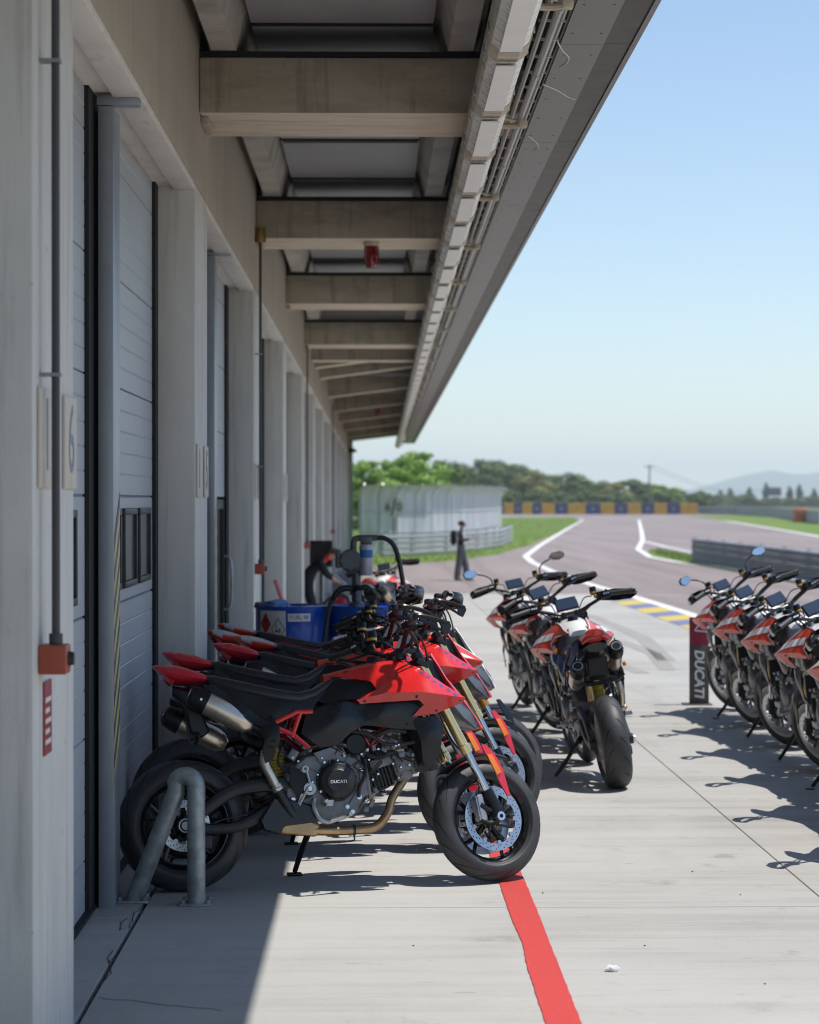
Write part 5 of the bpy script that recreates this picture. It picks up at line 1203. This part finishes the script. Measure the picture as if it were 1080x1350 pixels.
# ------------------------------------------------------------------ barriers and fence
def wbeam(path, z0, hgt, m, name, parent, face):
    """corrugated rail along path (x, y); face = side (unit sign of the normal) towards the viewer"""
    prof = [(0, .0), (.035, .12), (.075, .22), (.075, .34), (.02, .46), (.02, .54), (.075, .66), (.075, .78), (.035, .88), (0, 1.0)]
    s = MB(); rg = []
    for i, p in enumerate(path):
        a = Vector(path[max(i - 1, 0)]); b_ = Vector(path[min(i + 1, len(path) - 1)]); t = (b_ - a).normalized(); nn = Vector((t.y, -t.x)) * face
        rg.append([Vector((p[0] + nn.x * o, p[1] + nn.y * o, gz(p[1]) - .04 + z0 + h_ * hgt)) for o, h_ in prof] + [Vector((p[0] - nn.x * .006, p[1] - nn.y * .006, gz(p[1]) - .04 + z0 + h_ * hgt)) for h_ in (1.0, 0.)])
    s.rings(rg); return s.build(name, m, parent, ang=60)
def guardrail(path, n, hgt, m, lb, face=1, pstep=2.0, fill=.95):
    g = empty('guardrail', (path[0][0], path[0][1], gz(path[0][1]))); base = g.location.copy()
    dense = []
    for a, b_ in zip(path[:-1], path[1:]):
        k = max(2, int((Vector(b_) - Vector(a)).length / 1.5)); dense += [tuple(Vector(a).lerp(Vector(b_), i / k)) for i in range(k)]
    dense.append(path[-1]); h = hgt / n
    for i in range(n):
        o = wbeam(dense, .06 + i * h, h * fill, m, 'rail', g, face); o.location = -base
    acc = 0; last = None; pm_ = None
    for i, p in enumerate(dense):
        if last is not None: acc += (Vector(p) - Vector(last)).length
        if last is None or acc >= pstep:
            acc = 0
            if pm_ is None: s = MB(); s.bb(-.05, .05, -.05, .05, 0, hgt + .07); o = s.build('post', m, g); pm_ = o
            else: o = pm_.copy(); col.objects.link(o)
            a = Vector(dense[max(i - 1, 0)]); b_ = Vector(dense[min(i + 1, len(dense) - 1)]); t = (b_ - a).normalized(); nn = Vector((t.y, -t.x)) * face
            o.location = Vector((p[0] - nn.x * .065, p[1] - nn.y * .065, gz(p[1]) - .04)) - base
        last = p
    tag(g, lb, 'guardrail'); return g
galv_l = mat('guardrail_zinc', (.46, .48, .50), .45, .55, var=.12, scale=.8); galv_k = mat('guardrail_weathered', (.30, .32, .33), .6, .4, var=.2, scale=.8)
guardrail([(.27, 86.9), (1.5, 88.6), (3.0, 92.2), (4.6, 98), (6.0, 106), (7.5, 121)], 4, .88, galv_l, 'bright galvanised guardrail curving behind the standing person', fill=.72)
guardrail([(11.5, 79.5), (11.6, 72), (11.7, 65), (11.75, 58.0), (11.9, 48)], 4, .86, galv_k, 'weathered grey guardrail on the right of the track', 1)
guardrail([(52, 372), (56, 340), (53, 290), (46, 240), (41.5, 205)], 4, 1.3, galv_k, 'long dark barrier beyond the far grass strip', 1, 6)
s = MB(); s.bb(-.7, .7, -.6, .6, 0, 1.45, .1); o = s.build('barrier_block', mat('faded_orange', (.55, .16, .07), .6), None, (43.4, 224, gz(224) - .04)); tag(o, 'faded orange block at the joint of the far barrier', 'barrier')
guardrail([(40.5, 198), (46, 180)], 4, 1.2, galv_k, 'short grey barrier at the right edge of the picture', 1, 6)
# debris fence of pale sheets with bent tops
fnc = empty('debris_fence', (-.6, 90, gz(60)))
sheet_m = mat('fence_sheet', (.60, .625, .655), .75, .0, var=.22, scale=1.2, stretch=(2., 2., .4))
pa = [(-.62, 90.5), (.9, 91.2), (2.4, 93.2), (3.8, 97.5), (4.9, 103.5), (5.9, 112), (6.8, 122), (7.7, 134)]
dn = []
for a, b_ in zip(pa[:-1], pa[1:]):
    k = max(1, round((Vector(b_) - Vector(a)).length / 2.4)) if a[1] > 97 else 2
    dn += [tuple(Vector(a).lerp(Vector(b_), i / k)) for i in range(k)]
dn.append(pa[-1]); fb = fnc.location.copy()
for a, b_ in zip(dn[:-1], dn[1:]):
    A, B = Vector((*a, gz(60))), Vector((*b_, gz(60))); t = (B - A).normalized(); nn = Vector((t.y, -t.x, 0))
    s = MB(); prof = [(0, 0), (0, 2.45), (.10, 2.62), (.30, 2.80), (.42, 2.86)]
    def ring(Pt, o): return [Pt + nn * (q[0] + o) + Vector((0, 0, q[1])) for q in prof]
    r0 = ring(A + t * .05, 0) + ring(A + t * .05, -.012)[::-1]; r1 = ring(B - t * .05, 0) + ring(B - t * .05, -.012)[::-1]
    s.rings([r0, r1]); o = s.build('fence_sheet', sheet_m, fnc, ang=50); o.location = -fb
    s = MB(); s.tube([A + nn * -.03, A + nn * -.03 + Vector((0, 0, 2.45)), A + nn * .07 + Vector((0, 0, 2.65)), A + nn * .42 + Vector((0, 0, 2.90))], .045, 6); o = s.build('post', galv_l, fnc); o.location = -fb
    s = MB()
    for zz in (.9, 1.75): s.tube([A + nn * .012 + Vector((0, 0, zz)), B + nn * .012 + Vector((0, 0, zz))], .02, 6); 
    o = s.build('rails', galv_l, fnc); o.location = -fb; o['kind'] = 'stuff'
tag(fnc, 'tall pale sheet fence with bent tops behind the guardrail', 'fence')
# end of speed limit sign
sg = empty('speed_sign', (.72, 87.6, gz(87)))
MB().cyl((0, 0, 0), (0, 0, 1.75), .03).build('pole', pumpg, sg); s = MB(); s.lathe([(0, -.01), (.42, -.01), (.42, .01), (0, .01)], (0, -.04, 1.95), 'Y', 32); fcs = s.build('disc', label_w, sg)
text_mesh('numeral', '6', .46, blk, fcs, Matrix.Translation((-.22, -.0525, 1.95)) @ Matrix.Rotation(R(90), 4, 'X'), .001, bold=.004); text_mesh('numeral', '0', .46, blk, fcs, Matrix.Translation((.22, -.0525, 1.95)) @ Matrix.Rotation(R(90), 4, 'X'), .001, bold=.004)
s = MB(); s.box((0, -.054, 1.95), (.06, .004, .7), Matrix.Rotation(R(12), 3, 'Y')); s.build('slash', blk, fcs); tag(sg, 'round white sign with black sixty struck through before the fence', 'sign')
# blue and yellow blocks
ylw = mat('block_yellow', (.60, .33, .02), .6, var=.15, scale=1.); blb = mat('block_blue', (.035, .05, .15), .6, var=.2, scale=1.)
bpx = [658, 664.5, 677.5, 688, 702, 714, 732, 748.5, 772.5, 791.5, 810.5, 827.5, 846, 862.5, 880, 897, 921]
nm_ = ['leftmost', 'second', 'third', 'fourth', 'fifth', 'sixth', 'seventh', 'eighth']
for i, (a, b_) in enumerate(zip(bpx[:-1], bpx[1:])):
    yb = 357; x0, x1 = (a - 495) * yb / F, (b_ - 495) * yb / F
    bk = empty('barrier_block', ((x0 + x1) / 2, yb, gz(yb) - .045)); w_ = x1 - x0 - .10
    s = MB(); s.prism([(-w_ / 2, 0), (w_ / 2, 0), (w_ / 2, 1.78), (w_ / 2 - .08, 1.85), (-w_ / 2 + .08, 1.85), (-w_ / 2, 1.78)], -.5, .6); s.build('block', ylw if i % 2 else blb, bk, bevel=.03)
    if not i % 2: s = MB(); s.lathe([(0, -.505), (.32, -.505), (.32, -.502)], (0, 0, .95), 'Y', 20); s.build('emblem', mat('block_emblem', (.20, .20, .24), .6), bk)
    tag(bk, '%s %s barrier block from the left at the end of the track' % (nm_[i // 2], 'yellow' if i % 2 else 'blue'), 'barrier', 'blue and yellow barrier blocks')

# ------------------------------------------------------------------ trees
bark = mat('bark', (.09, .07, .05), .9)
leafs = [mat('leaf_fresh', (.15, .27, .03), .55, var=.3, scale=.7, c2=(.23, .36, .055)), mat('leaf_deep', (.065, .125, .028), .6, var=.3, scale=.7, c2=(.11, .175, .04)), mat('leaf_olive', (.16, .18, .04), .6, var=.3, scale=.7, c2=(.24, .24, .07)), mat('leaf_grey', (.09, .14, .045), .6, var=.3, scale=.7, c2=(.14, .19, .065)), mat('leaf_poplar', (.045, .08, .035), .6, var=.3, scale=.7)]
def make_tree(seed, shape, nleaf, lm):
    """unit tree of height 1"""
    rnd = random.Random(seed); root = empty('tree'); s = MB()
    s.tube([(0, 0, 0), (.01, .0, .2), (-.01, .01, .45), (.0, 0, .8)], [.024, .018, .013, .004], 8, 3)
    blobs = []
    if shape == 'poplar':
        for k in range(9): z = .2 + .085 * k; blobs.append((Vector((rnd.uniform(-.03, .03), rnd.uniform(-.03, .03), z)), .10 * (1 - abs(k - 4) / 7), .10))
    else:
        n = 34
        for k in range(n):
            a = rnd.uniform(0, 6.28); u = (k + rnd.random()) / n; z = (.22 if shape == 'round' else .06) + (.66 if shape == 'round' else .80) * u
            rr = (.34 if shape == 'round' else .37) * math.sqrt(max(.02, 1 - ((u - .40) / .64) ** 2)) * math.sqrt(rnd.uniform(.02, 1.0))
            c = Vector((rr * math.cos(a), rr * math.sin(a), z)); r_ = rnd.uniform(.10, .185) * (1.1 - .45 * u); blobs.append((c, r_, r_ * rnd.uniform(.6, .85)))
            if k % 3 == 0: s.tube([(0, 0, .12 + .4 * u), c * .6 + Vector((0, 0, .1)), c], [.012, .008, .003], 5, 2)
    s.build('trunk', bark, root)
    V, Fc = [], []; tot_ = sum(b[1] ** 2 for b in blobs)
    for c, r, rz in blobs:
        for k in range(int(nleaf * r * r / tot_)):
            d = Vector((rnd.gauss(0, 1), rnd.gauss(0, 1), rnd.gauss(0, 1))).normalized(); q = rnd.uniform(.45, 1.12)
            p = c + Vector((d.x * r * q, d.y * r * q, d.z * rz * q)); l = rnd.uniform(.011, .024); a = Vector((rnd.gauss(0, 1), rnd.gauss(0, 1), rnd.gauss(0, .7))).normalized(); b_ = a.cross(d + Vector((.01, .02, .03))).normalized() * l * .55; a = a * l
            n0 = len(V); V += [p - a, p + b_, p + a, p - b_]; Fc.append((n0, n0 + 1, n0 + 2, n0 + 3))
    me = bpy.data.meshes.new('crown'); me.from_pydata(V, [], Fc); me.materials.append(lm); o = bpy.data.objects.new('crown', me); col.objects.link(o); o.parent = root
    index_tree(root); return root
T = {'a': make_tree(1, 'round', 14000, leafs[0]), 'b': make_tree(2, 'round', 14000, leafs[1]), 'c': make_tree(3, 'round', 14000, leafs[2]), 'd': make_tree(4, 'bush', 14000, leafs[3]), 'e': make_tree(5, 'bush', 14000, leafs[1]), 'p': make_tree(6, 'poplar', 3000, leafs[4]), 'f': make_tree(7, 'bush', 14000, leafs[0])}
tused = set(); rt_ = random.Random(11)
def plant(v, px, top, y, wpx, lb, grp):
    o = T[v] if v not in tused else copy_tree(T[v]); tused.add(v)
    g0 = gz(y) - .06; hgt = CAMH + (660 - top) * y / F - g0; wd = wpx * y / F
    k = 1.15 * wd / (.86 if v != 'p' else .2); o.location = ((px - 495) * y / F, y, g0); o.scale = (k, k, hgt / (1.0 if v != 'p' else 1.0)); o.rotation_euler = (0, 0, rt_.uniform(0, 6.28)); tag(o, lb, 'tree', grp)
near_t = [('f', 462, 601, 172, 70), ('a', 486, 598, 165, 76), ('f', 514, 597, 175, 80), ('a', 548, 585, 160, 96), ('b', 582, 600, 172, 76), ('f', 530, 606, 150, 84)]
for i, (v, px, tp, y, w_) in enumerate(near_t): plant(v, px, tp, y, w_, ['pale green tree beside the end of the garages', 'fresh green tree left of the tallest one', 'fresh green bushy tree between two trees behind the fence', 'tallest fresh green tree behind the pale fence', 'darker tree at the right of the fresh green ones', 'low fresh green tree in front of the tallest one'][i], 'trees behind the fence')
far_t = [('d', 606, 606, 380, 62), ('b', 634, 600, 395, 64), ('d', 660, 602, 402, 64), ('b', 683, 607, 410, 56), ('c', 700, 613, 384, 66), ('b', 722, 622, 405, 56), ('d', 748, 619, 398, 62), ('e', 772, 628, 392, 60), ('d', 796, 631, 404, 50), ('c', 812, 632, 388, 50), ('e', 830, 627, 398, 60), ('b', 852, 634, 404, 52), ('f', 872, 634, 392, 56), ('e', 892, 641, 398, 52), ('d', 912, 650, 402, 44), ('e', 590, 612, 400, 60)]
for v, px, tp, y, w_ in far_t: plant(v, px, tp, y, w_, {'b': 'deep green tree in the row beyond the coloured blocks', 'c': 'olive yellow tree in the row beyond the coloured blocks', 'd': 'grey green bushy tree in the row beyond the coloured blocks', 'e': 'low dark bushy tree in the row beyond the coloured blocks', 'f': 'fresh green bushy tree in the row beyond the coloured blocks'}[v], 'trees beyond the coloured blocks')
for k in range(22): px = 600 + k * 15.5 + rt_.uniform(-4, 4); plant('e' if k % 3 else 'd', px, 648 + rt_.uniform(-5, 4), 372 + rt_.uniform(0, 8), 34, 'low hedge bush along the foot of the tree row', 'hedge bushes')
for px, tp in ((926, 648), (951, 645), (964, 642), (989, 641), (1012, 635), (1043, 640), (1055, 637), (1075, 643), (1100, 636)): plant('p', px, tp, 900 + rt_.uniform(-40, 40), 9, 'slender dark poplar in the hazy distance on the right', 'distant poplars')
for k in range(17): plant('d' if k % 2 else 'e', 915 + k * 12 + rt_.uniform(-4, 4), 654 + rt_.uniform(-5, 4), 760 + rt_.uniform(-60, 60), 30, 'small hazy bush on the plain at the right', 'distant bushes')
# pole with wires, gantry signs, wall floodlight
up_ = empty('utility_pole', ((857 - 495) * 370 / F, 370, gz(370)))
MB().tube([(0, 0, 0), (0, 0, 8.3)], [.16, .11], 10).build('pole', pumpg, up_); s = MB(); s.bb(-.9, .9, -.06, .06, 7.9, 8.02); s.build('crossarm', pumpg, up_)
for dx in (-.8, .8):
    s = MB(); pts = [Vector((dx, 0, 8.05)) + Vector((75, 300, -1.5)) * (k / 12) - Vector((0, 0, 3.0 * math.sin(math.pi * k / 12))) for k in range(13)]; s.tube(pts, .03, 5); s.build('wire', cable_m, up_)
tag(up_, 'thin utility pole with sagging wires above the trees', 'pole')
for px, py, w_, h_, lb in ((1020, 648, 5.5, 2.6, 'dark sign boards on legs among the distant trees'), (931, 655, 4, 2.0, 'small dark sign board left among the distant trees')):
    g = empty('distant_sign', ((px - 495) * 700 / F, 700, gz(700))); zc = CAMH + (660 - py) * 700 / F + .35
    for sx in (-1, 1): MB().bb(sx * w_ * .3 - .1, sx * w_ * .3 + .1, -.1, .1, 0, zc + h_ / 2).build('leg', pumpg, g)
    MB().bb(-w_ / 2, w_ / 2, -.25, -.12, zc - h_ / 2, zc + h_ / 2, .03).build('board', pumpg, g); tag(g, lb, 'sign')
fl = empty('floodlight', (-.93, 87.2, 0)); s = MB(); s.tube([(0, 0, gz(87)), (0, 0, 3.72)], .03, 8); s.build('mast', pumpg, fl); s = MB(); s.lathe([(0, 3.95), (.1, 3.93), (.17, 3.83), (.15, 3.78), (0, 3.78)], (-.02 + .05, 0, 0), 'Z', 16); s.build('lamp', pumpg, fl); s = MB(); s.tube([(0, 0, 3.72), (.03, 0, 3.8)], .03, 8); s.build('bracket', pumpg, fl)
tag(fl, 'small dark lamp on a mast at the end of the garages', 'lamp')
# hills and air
hv = []; hf = []; ridge = [(-200, 655), (300, 654), (560, 652), (700, 650), (820, 650), (880, 650), (905, 646), (930, 641), (960, 632), (985, 626), (1005, 622), (1022, 620), (1040, 624), (1060, 625), (1085, 622), (1130, 626), (1250, 634), (1500, 645), (1900, 656)]
hm = MB(); rg = []
for px, py in ridge:
    y = 8000; x = (px - 495) * y / F; zt_ = CAMH + (660 - py) * y / F; rg.append([Vector((x, y - 1400, -3)), Vector((x + 50, y - 650, zt_ * .42)), Vector((x, y, zt_)), Vector((x, y + 800, -3))])
hm.rings(rg, close=False, caps=False); hl_ = hm.build('hills', surface('hill_woods', (.06, .08, .04), [((1, 1, 1), .004, .4, .6, (.09, .10, .05), .8)], .95, .2, .01), ang=80); tag(hl_, kind='structure')
hz = MB(); hz.bb(-9600, 9600, -60, 9600, -4, 180)
hm_ = bpy.data.materials.new('air'); hm_.use_nodes = True; nn_ = hm_.node_tree.nodes; nn_.remove(nn_['Principled BSDF']); pv = nn_.new('ShaderNodeVolumePrincipled'); pv.inputs['Color'].default_value = (.84, .925, 1, 1); pv.inputs['Density'].default_value = 2.0e-4; pv.inputs['Anisotropy'].default_value = 0
hm_.node_tree.links.new(pv.outputs[0], nn_['Material Output'].inputs['Volume'])
hzo = hz.build('haze', hm_); tag(hzo, 'pale haze over the distance', 'haze', kind='stuff')
STUFF = {'clip', 'clips', 'hoses', 'cables', 'rivets', 'engine_bolts', 'engine_fittings', 'switch_buttons', 'disc_holes', 'tread_groove', 'printed_text', 'seam', 'shield_slot', 'disc_carrier', 'hazard_tape', 'guard', 'red_stripe', 'indicator', 'beam_gap', 'roof_gap', 'engine_screws', 'wiring', 'body_screws', 'white_piping'}
for o in bpy.data.objects:
    if o.parent and o.name.split('.')[0] in STUFF: o['kind'] = 'stuff'
